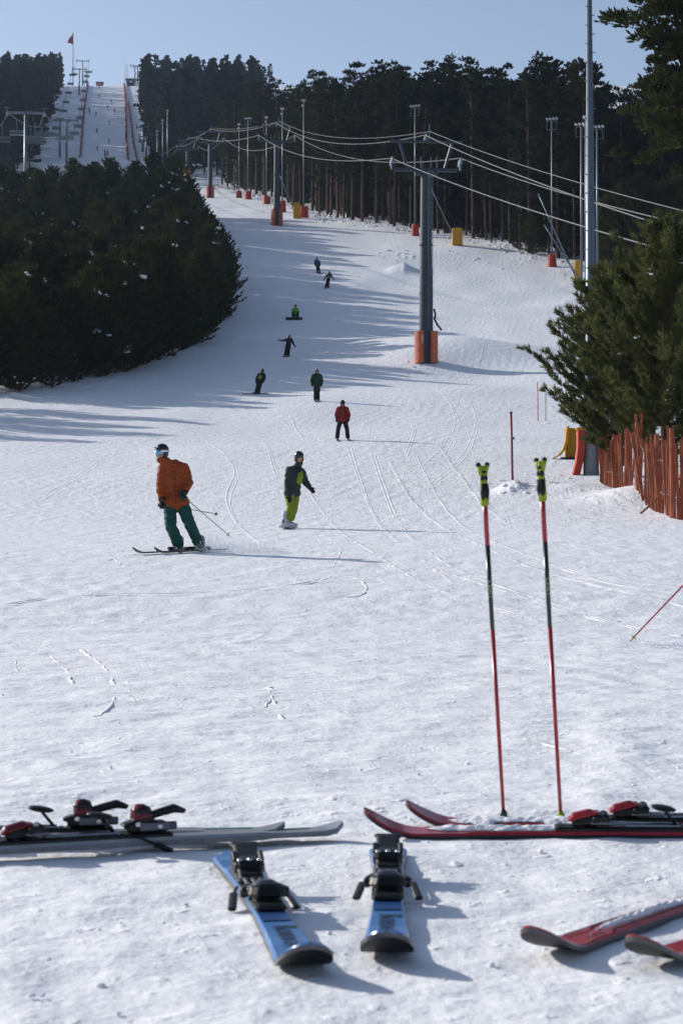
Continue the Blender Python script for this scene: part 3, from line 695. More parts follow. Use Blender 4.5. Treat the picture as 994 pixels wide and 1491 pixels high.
# lift the rear part so that the sun catches: real skis lie with tips and tails a little off the snow
M_blue_top = mat('blue_topsheet', (.055, .19, .46), .32, spec=.5, coat=.35, noise=.12, nscale=14)
M_blue_dk = mat('dark_blue_print', (.02, .07, .22), .35, spec=.5, coat=.3)
M_blue_print = mat('dark_grey_print', (.030, .045, .080), .4, noise=.2, nscale=60)
M_base = mat('black_ski_base', (.007, .007, .008), .5, spec=.15, noise=.4, nscale=25)
M_edge = mat('steel_ski_edge', (.10, .10, .11), .35, metal=.6)
M_redtop = mat('red_topsheet', (.34, .012, .022), .3, spec=.5, coat=.35, noise=.25, nscale=18)
M_greytop = mat('silver_grey_topsheet', (.30, .31, .33), .3, metal=.2, coat=.3, noise=.2, nscale=12)
M_tealline = mat('teal_print', (.05, .20, .15), .4)
M_greyside = mat('grey_sidewall', (.17, .17, .19), .4, noise=.3, nscale=30)
M_blackside = mat('black_sidewall', (.016, .014, .015), .4, noise=.2, nscale=30)

def blue_binding(o, L, at, bl, col, zz):
    """chunky rental binding: toe block near the tip, brake arms, tall heel housing behind"""
    top = .014; x = at * L
    p = MB(); p.box((x + .27, 0, top + .008), (.62, .066, .016), bev=.005); p.build('plate', M_black_plastic, o)
    t = MB(); t.box((x + .02, 0, top + .028), (.15, .082, .034), bev=.012); t.box((x + .05, 0, top + .075), (.11, .094, .08), (0, R(10), 0), bev=.024, taper=.88)
    t.box((x + .10, .046, top + .06), (.07, .02, .05), (0, 0, R(-14)), bev=.008); t.box((x + .10, -.046, top + .06), (.07, .02, .05), (0, 0, R(14)), bev=.008)
    to = moulded(t, 'toe_piece', M_black_plastic, o)
    c = MB(); c.box((x + .055, 0, top + .103), (.085, .066, .03), (0, R(10), 0), bev=.012, taper=.85); moulded(c, 'toe_cover', M_bind_navy, to)
    for e in (-1, 1):
        s = MB(); s.ell((x + .03, e * .034, top + .088), (.010, .008, .010)); s.build('screw', M_chrome, to, True)
    m = MB(); m.box((x + .20, 0, top + .026), (.09, .058, .02), bev=.006)
    for e in (-.02, .0, .02): m.tube([(x + .16, e, top + .04), (x + .34, e, top + .042)], .006, 6)
    m.build('friction_pad', M_grey_plastic, o)
    h = MB(); xh = x + .44
    h.box((xh, 0, top + .03), (.22, .078, .035), bev=.012); h.box((xh + .0, 0, top + .075), (.09, .082, .075), (0, R(-10), 0), bev=.018); h.box((xh - .055, 0, top + .055), (.05, .064, .022), (0, R(-20), 0), bev=.006)
    ho = moulded(h, 'heel_piece', M_black_plastic, o)
    l = MB(); l.box((xh + .045, 0, top + .118), (.13, .066, .022), (0, R(-28), 0), bev=.009); l.box((xh + .10, 0, top + .145), (.03, .078, .02), (0, R(-28), 0), bev=.008)
    for e in (-1, 1): l.box((xh + .02, e * .036, top + .10), (.06, .012, .05), (0, R(-28), 0), bev=.004)
    moulded(l, 'lever', M_black_plastic, ho)
    for yy, xx in ((-.026, -.035), (.0, -.03), (.027, -.035)):
        s = MB(); s.ell((xh + xx, yy, top + .108), (.008, .007, .008)); s.build('screw', M_chrome, ho, True)
    for e in (-1, 1):
        b = MB(); b.tube([(x + .30, e * .045, top + .02), (x + .22, e * .062, top + .018), (x + .12, e * .072, top + .004)], .005, 6)
        b.tube([(x + .19, e * .066, top + .022), (x + .09, e * .080, top - .012)], .0115, 8); b.build('brake_arm', M_black_plastic, o)
M_bind_navy = mat('navy_plastic', (.022, .026, .045), .32, spec=.5)
def blue_extra(word):
    def f_(o, L, hw, zz):
        text(word, .050, M_blue_print, 'lettering', o, Matrix.Translation((.37, .004, .0172)) @ Matrix.Rotation(math.pi, 4, 'Z') @ Matrix.Scale(1.05, 4, (1, 0, 0)))
        b = MB(); b.add([(.55, -hw(.33) * .84, .0185), (.72, -hw(.43) * .84, .0185), (.72, hw(.43) * .84, .0185), (.55, hw(.33) * .84, .0185)], [(0, 1, 2, 3)]).build('dark_band', M_blue_dk, o)
        b = MB(); b.add([(.462, -hw(.3) * .8, .0172), (.50, -hw(.3) * .8, .0174), (.485, -.012, .0173), (.465, -.018, .0172)], [(0, 1, 2, 3)]).build('print_mark', M_blue_print, o)
    return f_
ski('blue ski lying askew with its tip toward the camera, left of the blue pair', None, (452, 1374), (330, 1240), 1.62, [M_blue_top, M_base, M_edge], w=(.060, .038, .054), rise=.066, binding=blue_binding, bind_at=.44, extra=blue_extra('NORDICA'))
ski('blue ski pointing straight at the camera, right of the blue pair', None, (563, 1356), (565, 1217), 1.62, [M_blue_top, M_base, M_edge], w=(.060, .038, .056), rise=.066, binding=blue_binding, bind_at=.44, extra=blue_extra('NORDICA'))

def snow_on(spans, wd=.03, seed=3):
    def f_(o, L, hw, zz):
        mb = MB()
        for q_, (x0, x1, y0) in enumerate(spans):
            nx, ny = 70, 9; vs = []; fs = []
            for i in range(nx + 1):
                u = i / nx; x = x0 + (x1 - x0) * u
                wv = wd * (.75 + .6 * float(_perlin(np.array([x * 16.0]), np.array([seed + .5 + q_]), 41)[0])) * min(1, u * 7 + .05, (1 - u) * 7 + .05)
                for j in range(ny + 1):
                    v = j / ny * 2 - 1; y = y0 + v * wv
                    hgt = (1 - v * v) * (.010 + .009 * float(_perlin(np.array([x * 38.0]), np.array([y * 60.0 + seed]), 43)[0]))
                    vs.append((x, y, zz(x / L) + .0105 + max(.0, hgt) * min(1, u * 8, (1 - u) * 8)))
            for i in range(nx):
                for j in range(ny): fs.append((i * (ny + 1) + j, (i + 1) * (ny + 1) + j, (i + 1) * (ny + 1) + j + 1, i * (ny + 1) + j + 1))
            mb.add(vs, fs)
        mb.build('snow_patch', M_powder, o, True)
        s = MB()
        for e in (-1, 1):
            pts = [(x, e * hw(x / L) * .62, zz(x / L) + .0135) for x in np.linspace(.2, L - .1, 20)]
            for i in range(19):
                a, b = Vector(pts[i]), Vector(pts[i + 1]); q = Vector((0, .004, 0)); s.add([a - q, b - q, b + q, a + q], [(0, 1, 2, 3)])
        s.build('stripe', M_blackside, o)
    return f_
red_b = (M_red_gloss, M_red_gloss)
ski('red ski under the standing poles, near one of the pair with a black side', None, (529, 1174), (994, 1210), 1.66, [M_redtop, M_base, M_blackside], rise=.074, roll=R(6), dz=-.006, binding=binding_race, bind_at=.43, bcol=(M_red_gloss, M_black_plastic), bl=.30, extra=snow_on([(.20, .66, .012)], .034, 3))
ski('red ski under the standing poles, far one of the pair half buried in snow', None, (590, 1160), (994, 1192), 1.66, [M_redtop, M_base, M_blackside], rise=.072, roll=R(8), dz=-.014, binding=binding_race, bind_at=.445, bcol=(M_red_gloss, M_black_plastic), bl=.30, extra=snow_on([(.14, .70, .0)], .062, 5))
ski('worn red ski with a black tip at lower right, farther one of its pair', None, (772, 1350), (994, 1318), 1.6, [M_redtop, M_base, M_edge], w=(.056, .036, .05), rise=.062, binding=binding_race, bind_at=.57, bcol=(M_black_plastic, M_black_plastic), extra=snow_on([(.30, .84, .004)], .016, 8))
ski('worn red ski with a black tip in the lower right corner, nearer of its pair', None, (924, 1363), (1146, 1331), 1.6, [M_redtop, M_base, M_edge], w=(.056, .036, .05), rise=.062, binding=binding_race, bind_at=.57, bcol=(M_black_plastic, M_black_plastic))
def teal(o, L, hw, zz):
    s = MB()
    for i in range(20):
        x0 = L * .70 + i * .02; x1 = x0 + .02
        if x1 > L - .05: break
        s.add([(x0, hw(x0 / L) * .2, zz(x0 / L) + .0095), (x1, hw(x1 / L) * .2, zz(x1 / L) + .0095), (x1, hw(x1 / L) * .75, zz(x1 / L) + .0095), (x0, hw(x0 / L) * .75, zz(x0 / L) + .0095)], [(0, 1, 2, 3)])
    s.build('stripe', M_tealline, o)
def ski_from_tail(label, tail, axis_to, L, **k):
    """the same, laid out from the tail end; the tip lies L further along"""
    a = hit(*tail, h=.03); b = hit(*axis_to, h=.022); d = (b - a); d.z = 0; d.normalize(); tip = a + d * L
    o = ski(label, None, tail, axis_to, L, **k)
    o.location = (tip.x, tip.y, o.location.z + .018); o.rotation_euler = (0, 0, math.atan2(-d.y, -d.x)); return o
M_red_dark = mat('dark_red_lacquer', (.13, .007, .010), .3, spec=.4, coat=.3)
g_b = (M_red_dark, M_red_dark)
ski_from_tail('silver grey ski with red and black bindings, near one of the pair at left', (497, 1211), (60, 1240), 1.66, mats=[M_greytop, M_base, M_greyside], binding=binding_race, bind_at=.395, bcol=g_b, bl=.30, tail_rise=.022, extra=teal)
ski_from_tail('silver grey ski with red and black bindings, far one of the pair at left', (414, 1212), (0, 1226), 1.66, mats=[M_greytop, M_base, M_greyside], binding=binding_race, bind_at=.41, bcol=g_b, bl=.30, tail_rise=.022, extra=teal)

# ------------------------------------------------------------------ standing ski poles
M_pole_red = mat('red_pole_lacquer', (.36, .012, .025), .3, coat=.5, spec=.5)
M_pole_blk = mat('black_pole_lacquer', (.010, .016, .014), .3, coat=.5, spec=.5)
M_pole_let = mat('pale_green_lettering', (.28, .42, .22), .5)
M_grip_lime = mat('lime_grip_rubber', (.27, .34, .025), .55)
def standing_pole(label, tip_px, top_px, yaw):
    tip = hit(*tip_px); d = tip.y
    tip = tip - Vector((0, 0, .034)); o = empty('ski_pole', tip, label, 'ski pole')
    top = pt(top_px[0], top_px[1], d + .02) - tip; n = top.normalized(); L = top.length
    def seg(name, a, b, r0, r1, m, mi=None): x = MB(); x.tube([n * a, n * b], [r0, r1], 14); return x.build(name, m, o, True)
    seg('tip', -.05, .05, .003, .005, M_chrome)
    f = lambda q: .0062 + (.0092 - .0062) * q / L
    seg('lower_shaft', .04, L * .545, f(.04), f(L * .545), M_pole_red)
    blk = seg('middle_shaft', L * .545, L * .775, f(L * .545), f(L * .775), M_pole_blk)
    seg('upper_shaft', L * .775, L - .11, f(L * .775), f(L - .11), M_pole_red)
    sd = Vector((1, 0, 0)); sd = (sd - n * sd.dot(n)).normalized(); nrm = sd.cross(n)     # toward the camera
    if nrm.y > 0: nrm = -nrm
    mt = Matrix((n, n.cross(nrm) * -1, nrm)).transposed().to_4x4()
    mt = Matrix((-n, nrm.cross(-n), nrm)).transposed().to_4x4()
    text('LEKI', .021, M_pole_let, 'lettering', blk, Matrix.Translation(n * L * .655 + nrm * .0089) @ mt @ Matrix.Scale(1.5, 4, (1, 0, 0)))
    b = MB(); b.tube([n * .035, n * .05, n * .062], [.008, .015, .009], 12); b.build('basket', M_grip_lime if yaw < 0 else M_pole_blk, o, True)
    # grip: lime body with a black inlay and a forked head
    q = Matrix.Rotation(yaw, 3, n); sx = q @ sd; sy = q @ nrm
    g = MB(); g.tube([n * (L - .145), n * (L - .14), n * (L - .11), n * (L - .075), n * (L - .045), n * (L - .03), n * (L - .008)], [.010, .0145, .0145, .0135, .0118, .012, .010], 14)
    g.limb([n * (L - .035) + sx * .004, n * (L - .004) + sx * .016], [.0115, .0085]); g.limb([n * (L - .035) - sx * .004, n * (L - .006) - sx * .014], [.0115, .008])
    go = g.build('grip', M_grip_lime, o, True)
    for e in (-1, 1):
        k = MB(); k.tube([n * (L - .128) + sy * .0045 + sx * .004 * e, n * (L - .10) + sy * .006 + sx * .004 * e, n * (L - .07) + sy * .005 + sx * .004 * e], [.008, .0128, .0105], 10)
        k.build('inlay', M_dark, go, True)
    k = MB()
    for e in (-1, 1): k.ell(n * (L - .004) + sx * .0155 * e, (.0095, .0095, .009)); k.ell(n * (L - .05) + sy * .006 + sx * .005 * e, (.0085, .0085, .012)); k.ell(n * (L - .03) + sy * .006 + sx * .003 * e, (.0075, .0075, .008))
    k.build('inlay', M_dark, go, True)
    return o
standing_pole('red and black ski pole planted upright, left of two', (734, 1192), (702, 675), .25)
standing_pole('red and black ski pole planted upright beside the binding, right of two', (817, 1194), (786, 668), -.6)
tip = hit(916, 934)
pole('thin red ski pole slanting in from the right edge with its tip on the snow', tip + Vector((.86, -.1, .92)), tip, M_pole_red, M_grip_lime, r=.0085)

# ------------------------------------------------------------------ lift: towers and ropes
def lift_tower(label, base, H, group, r0=.5, r1=.33, pads=True, arms=5.0, detail=True, yaw=0):
    o = empty('lift_tower', base, label, 'lift tower', group, (0, 0, yaw))
    p = MB(); p.tube([(0, 0, -.5), (0, 0, H * .5)], [r0, (r0 + r1) / 2], 20); p.tube([(0, 0, H * .5), (0, 0, H)], [(r0 + r1) / 2 - .01, r1], 20); p.build('mast', M_steel, o, False)
    for z in (.36, .615):
        f = MB(); f.tube([(0, 0, H * z - .06), (0, 0, H * z + .06)], (r0 + r1) / 2 + .05, 20); f.build('flange', M_steel, o)
    a = MB(); a.box((0, 0, H + .12), (arms * .86, .30, .24), bev=.05); a.box((0, 0, H - .05), (1.5, .4, .4), bev=.05); a.build('lower_crossarm', M_steel, o)
    a = MB(); a.box((0, 0, H + 2.05), (arms, .2, .17), bev=.04); a.build('upper_crossarm', M_steel, o)
    for e in (-1, 1):
        s = MB(); s.tube([(e * arms * .26, 0, H + .25), (e * arms * .36, 0, H + 2.0)], .10, 8); s.build('strut', M_steel, o)
        s = MB(); s.tube([(e * .35, 0, H + .25), (e * .35, 0, H + 1.0)], .04, 6); s.tube([(e * .75, 0, H + .25), (e * .75, 0, H + 1.0)], .04, 6); s.build('bracket', M_galv, o)
        s = MB(); s.box((e * arms * .47, 0, H + .55), (.16, 1.5, .16), bev=.03)
        for q in (-.6, -.2, .2, .6): s.tube([(e * arms * .47 - .05, q, H + .72), (e * arms * .47 + .05, q, H + .72)], .19, 12)
        s.box((e * arms * .47, 0, H + .35), (.12, .3, .4)); s.build('sheave_train', M_galv, o)
    s = MB(); s.box((0, 0, H + 2.25), (.22, .8, .16)); s.tube([(-.05, -.3, H + 2.42), (.05, -.3, H + 2.42)], .14, 10); s.tube([(-.05, .3, H + 2.42), (.05, .3, H + 2.42)], .14, 10); s.tube([(.25, 0, H + 2.1), (.25, 0, H + 3.3)], .04, 6); s.build('rope_saddle', M_galv, o)
    if pads:
        for e, m in ((-1, M_orange), (1, M_orange)):
            vs = []; fs = []; n = 10
            for i in range(n + 1):
                a_ = (math.pi if e < 0 else 0) + (-1.2 + 2.4 * i / n)
                for rr in (r0 + .03, r0 + .30):
                    for z in (-.1, 2.05): vs.append((math.cos(a_) * rr, math.sin(a_) * rr - .08, z))
            for i in range(n):
                q = i * 4; fs += [(q, q + 1, q + 5, q + 4), (q + 2, q + 6, q + 7, q + 3), (q + 1, q + 3, q + 7, q + 5), (q, q + 4, q + 6, q + 2)]
            fs += [(0, 2, 3, 1), (n * 4, n * 4 + 1, n * 4 + 3, n * 4 + 2)]
            pd = MB().add(vs, fs).build('crash_pad', m, o, False)
            if detail and e < 0:
                t = MB()
                for (x0, z0, x1, z1) in ((-.16, 1.75, .12, 1.75), (-.16, 1.62, .12, 1.62), (-.14, 1.50, .12, 1.58), (-.14, 1.50, .10, 1.44), (.10, 1.44, -.14, 1.36), (-.14, 1.28, .02, 1.30), (.02, 1.30, .10, 1.22)):
                    a1, a2 = R(245) + x0 * .9, R(245) + x1 * .9; rr = r0 + .305
                    t.tube([(math.cos(a1) * rr, math.sin(a1) * rr - .08, z0), (math.cos(a2) * rr, math.sin(a2) * rr - .08, z1)], .014, 5)
                t.build('lettering', M_white, pd)
    if detail:
        h = MB(); h.tube([(r0 + .02, -.2, 3.6), (r0 + .12, -.22, 3.2), (r0 + .05, -.22, 2.9), (r0 + .25, -.25, 2.5), (r0 + .55, -.25, 2.15)], .07, 7); h.build('hose', M_dark, o)
        l = MB()
        for z in np.arange(2.4, H, .35): l.tube([(r0 * .6 - .2, -r0 - .02, z), (r0 * .6 + .1, -r0 + .08, z)], .015, 4)
        for e in (-.2, .1): l.tube([(r0 * .6 + e, -r0 + (-.02 if e < 0 else .08), 2.2), (r0 * .6 + e, -r0 + (-.02 if e < 0 else .08), H)], .02, 4)
        l.build('ladder', M_galv, o)
    return o
G_T = 'lift towers in a line up the piste'
def tower_at(px, d, ybase): p = gp(px, d); return p
LIFT = [(620, 139, 527), (403, 252, 328), (306, 357, 288), (273, 430, 262)]
LABT = ['big grey lift tower with orange crash pads in the middle of the piste', 'grey lift tower with orange pads, second up the line', 'grey lift tower, third up the line with red pads', 'grey lift tower, topmost of the line beside the dark trees']
TW = []
for i, (px, d, yb) in enumerate(LIFT):
    b = hit(px, yb, d - 25, d + 40); ytop = (250, 207, 208, 218)[i]
    H = pt(px, ytop, b.y).z - b.z
    o = lift_tower(LABT[i], b, H, G_T, r0=.50 - .03 * i, r1=.36, detail=(i == 0), yaw=R(5))
    TW.append((b, H))
def sagline(a, b, sag, n=16):
    return [a.lerp(b, t) - Vector((0, 0, sag * 4 * t * (1 - t))) for t in np.linspace(0, 1, n)]
ends = [pt(1010, 376, 70.5), pt(1030, 334, 85), pt(1030, 349, 77), pt(1030, 316, 78)]
offs = [(-2.35, .92), (2.35, .92), (-.06, 2.5), (.28, 2.75)]
RL = ['lower left wire rope strung between the lift towers', 'lower right wire rope strung between the lift towers', 'upper wire rope over the saddle of the lift towers', 'topmost thin wire rope over the lift towers']
for k, (dx, dz) in enumerate(offs):
    pts = [ends[k]]; prev = ends[k]
    for i, (b, H) in enumerate(TW):
        q = Vector((b.x + dx, b.y, b.z + H + dz)); sg = ((.3, 1.3, .7, .7), (.3, 1.5, 2.2, 1.6), (.3, 1.5, .7, .6), (.3, 1.2, .6, .6))[k][i]
        pts += sagline(prev, q, sg)[1:]; prev = q
    e = Vector((prev.x - 9 + dx, prev.y + 14, gz(prev.x, prev.y + 14) + 1)); pts += sagline(prev, e, .3, 6)[1:]
    mb = MB(); mb.tube(pts, .029 if k < 3 else .022, 6, cap=True)
    tag(mb.build('lift_rope', M_rope), RL[k], 'rope', 'ropes of the near lift')

# ------------------------------------------------------------------ lamp masts and snow lances
def pad_mesh(o, r, h, m, name='crash_pad', flare=1.25, sq=False):
    mb = MB()
    if sq: mb.box((0, 0, h / 2 - .1), (r * 2, r * 2, h), bev=.08, taper=.97)
    else:
        mb.tube([(0, 0, -.15), (0, 0, h * .35), (0, 0, h)], [r * flare, r * 1.08, r], 10)
    return mb.build(name, m, o, False)
def lamp_mast(label, base_px, top_y, padm, r=.11, heads=1, d0=3, d1=840, pad=(.45, 1.3), group='floodlight masts along the forest edge', frame=True):
    b = hit(base_px[0], base_px[1], d0, d1); H = pt(base_px[0], top_y, b.y).z - b.z
    o = empty('lamp_mast', b, label, 'lamp mast', group)
    m = MB(); m.tube([(0, 0, -.4), (0, 0, H)], [r, r * .6], 10); m.build('mast', M_galv, o, True)
    if padm: pad_mesh(o, pad[0], pad[1], padm)
    if frame:
        f = MB(); w_ = .55
        yaw = R(-25)
        for z in (H - 1.0, H - .05): f.box((0, -.1, z), (w_ * 2, .05, .05), (0, 0, yaw))
        for x in (-w_, 0, w_): f.box((x * math.cos(yaw), -.1 + x * math.sin(yaw), H - .52), (.05, .05, .95), (0, 0, yaw))
        f.build('lamp_frame', M_galv, o)
        for k in range(4):
            x = (-.5 + k / 3) * w_ * 2
            l = MB(); l.box((x * math.cos(yaw), -.2 + x * math.sin(yaw), H + .18), (.24, .30, .16), (R(-30), 0, yaw + R(-15)), bev=.04); l.build('floodlight', M_lamp, o)
    else:
        l = MB(); l.box((0, -.1, H + .12), (.5, .35, .28), (R(-20), 0, R(-20)), bev=.05); l.build('floodlight', M_lamp, o)
        l = MB(); l.box((-.1, -.1, H - .6), (.34, .3, .24), (R(-20), 0, R(-20)), bev=.05); l.build('floodlight', M_lamp, o)
    return o
lamp_mast('floodlight mast with red pad behind the big lift tower', (604, 343), 157, M_redpad)
lamp_mast('floodlight mast with red pad, between the big lift tower and the near masts', (803, 388), 176, M_redpad)
lamp_mast('floodlight mast with red pad beside a yellow pad, right of the second lift tower', (442, 317), 148, M_redpad, frame=False, pad=(.6, 1.5))
lamp_mast('floodlight mast close behind the second lift tower', (411, 309), 160, M_redpad, frame=False, pad=(.5, 1.6))
lamp_mast('floodlight mast with red pad, left of the second lift tower', (388, 297), 172, M_redpad, frame=False, pad=(.6, 1.3))
lamp_mast('floodlight mast with twin lamps between the second and third lift towers', (361, 290), 174, M_redpad, frame=True, pad=(.6, 1.3))
lamp_mast('slim floodlight mast just right of the third lift tower', (348, 288), 182, M_redpad, frame=False, pad=(.5, 1.2), r=.09)
lamp_mast('tall bare mast with red pad at the foot of the far piste', (244, 258), 162, M_redpad, frame=False, pad=(.7, 2.2), r=.17)
lamp_mast('bare mast with red pad, left beside the tall one at the far piste', (237, 256), 176, M_redpad, frame=False, pad=(.6, 2.0), r=.12)
lamp_mast('slim bare mast, leftmost of three at the foot of the far piste', (229, 255), 192, None, frame=False, r=.12)
lamp_mast('slim mast with a framed lamp, left of the tall near mast', (846, 432), 184, None, r=.13, pad=(.45, 1.3), d0=120)
lamp_mast('slim mast right behind the tall near mast', (853, 440), 173, None, r=.16, frame=False, d0=120)
lamp_mast('slim mast with a framed lamp, right of the tall near mast', (869, 428), 188, None, r=.12, d0=120)
# the tall near mast
b = hit(860, 691, 40, 100)
o = empty('lamp_mast', b, 'tall near grey mast with climbing pegs and red flared pads, rising out of the picture', 'lamp mast')
m = MB(); Hm = 19.5
top = pt(857, -40, b.y) - b
m.tube([(0, 0, -.3), (top.x * .0, 0, 2), (top.x, 0, top.z)], [.20, .185, .085], 16); m.build('mast', M_galv, o, True)
m = MB(); m.tube([(0, 0, -.3), (0, 0, 1.35)], [.27, .23], 14); m.build('concrete_sleeve', mat('grey_sleeve', (.22, .23, .25), .7, noise=.2), o)
for e in (-1, 1):
    mb = MB(); n = 8; vs = []; fs = []
    prof_ = [(0, .55), (.5, .42), (1.0, .36), (1.55, .36)]
    for z, x in prof_:
        for (dx, yy) in ((-.13, -.28), (.1, -.28), (.1, .28), (-.13, .28)): vs.append((e * (x + (dx if e > 0 else dx)), yy, z - .1))
    for i in range(3):
        for k in range(4): fs.append((i * 4 + k, i * 4 + (k + 1) % 4, i * 4 + 4 + (k + 1) % 4, i * 4 + 4 + k))
    fs += [(3, 2, 1, 0), (12, 13, 14, 15)]
    mb.add(vs, fs).build('crash_pad', M_redpad, o)
m = MB()
for i, z in enumerate(np.arange(2.2, top.z, .62)):
    x = top.x * z / top.z; r_ = .19 - .1 * z / top.z
    m.tube([(x + r_ - .02, -.05, z), (x + r_ + .07, -.07, z)], .018, 5); m.tube([(x - r_ + .02, -.05, z + .3), (x - r_ - .05, -.07, z + .3)], .018, 5)
m.build('climbing_peg', M_galv, o)

def snow_lance(label, base_px, top_px, padm, d0=3, sq=.45, h=1.4, dd=-1.0):
    b = hit(base_px[0], base_px[1], d0); o = empty('snow_lance', b, label, 'snow lance', 'snow lances along the forest edge')
    if padm: pad_mesh(o, sq, h, padm, sq=True)
    t = pt(top_px[0], top_px[1], b.y + dd) - b
    m = MB(); m.tube([(0, 0, .3), tuple(t * .5), tuple(t)], [.09, .08, .06], 8); m.build('lance_tube', M_galv, o, True)
    n = MB(); n.tube([tuple(t * .985), tuple(t * 1.02)], [.11, .09], 8); n.build('nozzle_head', M_galv, o)
    return o
snow_lance('snow lance leaning behind the big lift tower with a yellow pad', (665, 357), (622, 262), M_yellow, sq=.62, h=2.1)
snow_lance('snow lance leaning behind the second lift tower with a yellow pad', (432, 318), (404, 246), M_yellow, sq=.5, h=2.2)
snow_lance('long snow lance left of the tall near mast, the upper of two', (840, 412), (784, 284), M_yellow, d0=120, sq=.32, h=2.4)
snow_lance('snow lance left of the tall near mast, the lower of two', (850, 420), (793, 329), None, d0=120)

# ------------------------------------------------------------------ yellow mats, marker poles, slat fence
b = hit(826, 668, 50, 110); s_ = F / b.y
o = empty('crash_mat', b, 'yellow crash mat with a swept out side standing under the near pine', 'crash mat', None, (0, 0, 0))
mb = MB(); prof_ = [(-.60, 0), (-.38, .10), (-.20, .32), (-.10, .65), (-.05, 1.18)]
vs = []; fs = []
for x, z in prof_:
    for (dx, yy) in ((0, -.18), (.10, -.18), (.10, .18), (0, .18)): vs.append((x + dx, yy, z + .02 - (.0)))
for i in range(4):
    for k in range(4): fs.append((i * 4 + k, i * 4 + (k + 1) % 4, i * 4 + 4 + (k + 1) % 4, i * 4 + 4 + k))
fs += [(3, 2, 1, 0), (16, 17, 18, 19)]
mb.add(vs, fs).build('flared_side', M_yellow, o)
mb = MB(); mb.box((.12, .25, .56), (.40, .14, 1.2), bev=.04); mb.build('back_panel', M_yellow, o)
mb = MB(); mb.box((.52, .05, 1.03), (.50, .35, .26), (0, R(6), 0), bev=.08); mb.build('top_roll', M_yellow, o)
mb = MB(); mb.box((.50, .35, .45), (.50, .3, .92), bev=.03); mb.build('inner_panel', M_dark, o)
mb = MB(); mb.box((.2, -.1, .02), (.95, .5, .05), bev=.02); mb.build('skirt', M_dark, o)

def marker(label, base, top, r, m, joint=True):
    b = hit(*base); t = pt(top[0], top[1], b.y) - b; o = empty('marker_pole', b, label, 'marker pole', None)
    k = MB(); k.tube([(0, 0, -.2), tuple(t)], r, 8); k.build('shaft', m, o, True)
    if joint:
        k = MB(); k.tube([tuple(t * .985), tuple(t * 1.015)], r * 1.25, 8); k.build('cap', M_dark, o)
        k = MB(); k.box(tuple(t * .62 + Vector((r * 1.8, -.01, 0))), (.05, .05, .07)); k.build('clip', M_dark, o)
    return o
M_pole_dull = mat('dull_red_plastic', (.24, .025, .03), .5, noise=.2)
marker('thick dull red marker pole standing left of the near pine', (746, 699), (743.5, 601), .036, M_pole_dull)
marker('thin red marker pole at the left tip of the near pine', (783, 613), (782, 556), .022, M_red, False)
marker('thin dark marker pole beside the pine, right of the thin red one', (794, 613), (794, 572), .018, M_dark, False)

fa = hit(874, 702, 40, 90); fb = hit(985, 756, 35, 80); fc = fb + (fb - fa).normalized() * 4.0 + Vector((1.0, 1.0, 0))
o = empty('snow_fence', fa, 'rickety red brown slatted snow fence under the near pines', 'fence')
rr = random.Random(11); sl_ = MB(); wires = MB(); path = []
nsl = 124
for i in range(nsl):
    t = i / 96
    p = fa.lerp(fb, t) if t <= 1 else fb.lerp(fc, t - 1)
    p = Vector((p.x + rr.uniform(-.03, .03), p.y + rr.uniform(-.1, .1), 0)); p.z = gz(p.x, p.y); path.append(p)
    h = 1.45 + .55 * min(1, t) + rr.uniform(-.14, .14)
    if rr.random() < .12: h += rr.uniform(.2, .5)
    if rr.random() < .1: continue
    wd = rr.uniform(.038, .075); tilt = rr.gauss(0, .05)
    sl_.box(p - fa + Vector((math.sin(tilt) * h / 2, 0, h / 2 - .12)), (wd, .022, h), (rr.gauss(0, .05), tilt, rr.uniform(-.5, .5)))
sl_.box(path[80] - fa + Vector((0, -.12, .45)), (.05, .03, 1.5), (0, R(48), 0))
sl_.build('slats', M_fence, o)
for z, nm in ((.45, 0), (1.15, 0)):
    wires.tube([p - fa + Vector((0, -.02 + .03 * math.sin(i * 2.1), z * (1 + .2 * i / 96) + .03 * math.sin(i * .9))) for i, p in enumerate(path)], .009, 5)
wires.build('wire', M_rope, o)
tw = MB()
for i, p in enumerate(path):
    if 42 < i < 74: tw.ell(p - fa + Vector((0, -.035, 1.42 + .1 * math.sin(i * .4))), (.035, .02, .02), nu=6, nv=4)
tw.build('twine', mat('orange_twine', (.55, .20, .10), .8), o)
for i in (22, 54, 75, 93, 112):
    p = path[i] - fa; k = MB(); h = {22: 1.65, 54: 1.85, 75: 2.0, 93: 2.2, 112: 2.2}[i]
    k.tube([p + Vector((0, .05, -.2)), p + Vector((.03 * (i % 3 - 1), .05, h))], [.075, .06], 8); k.build('post', M_fence, o)

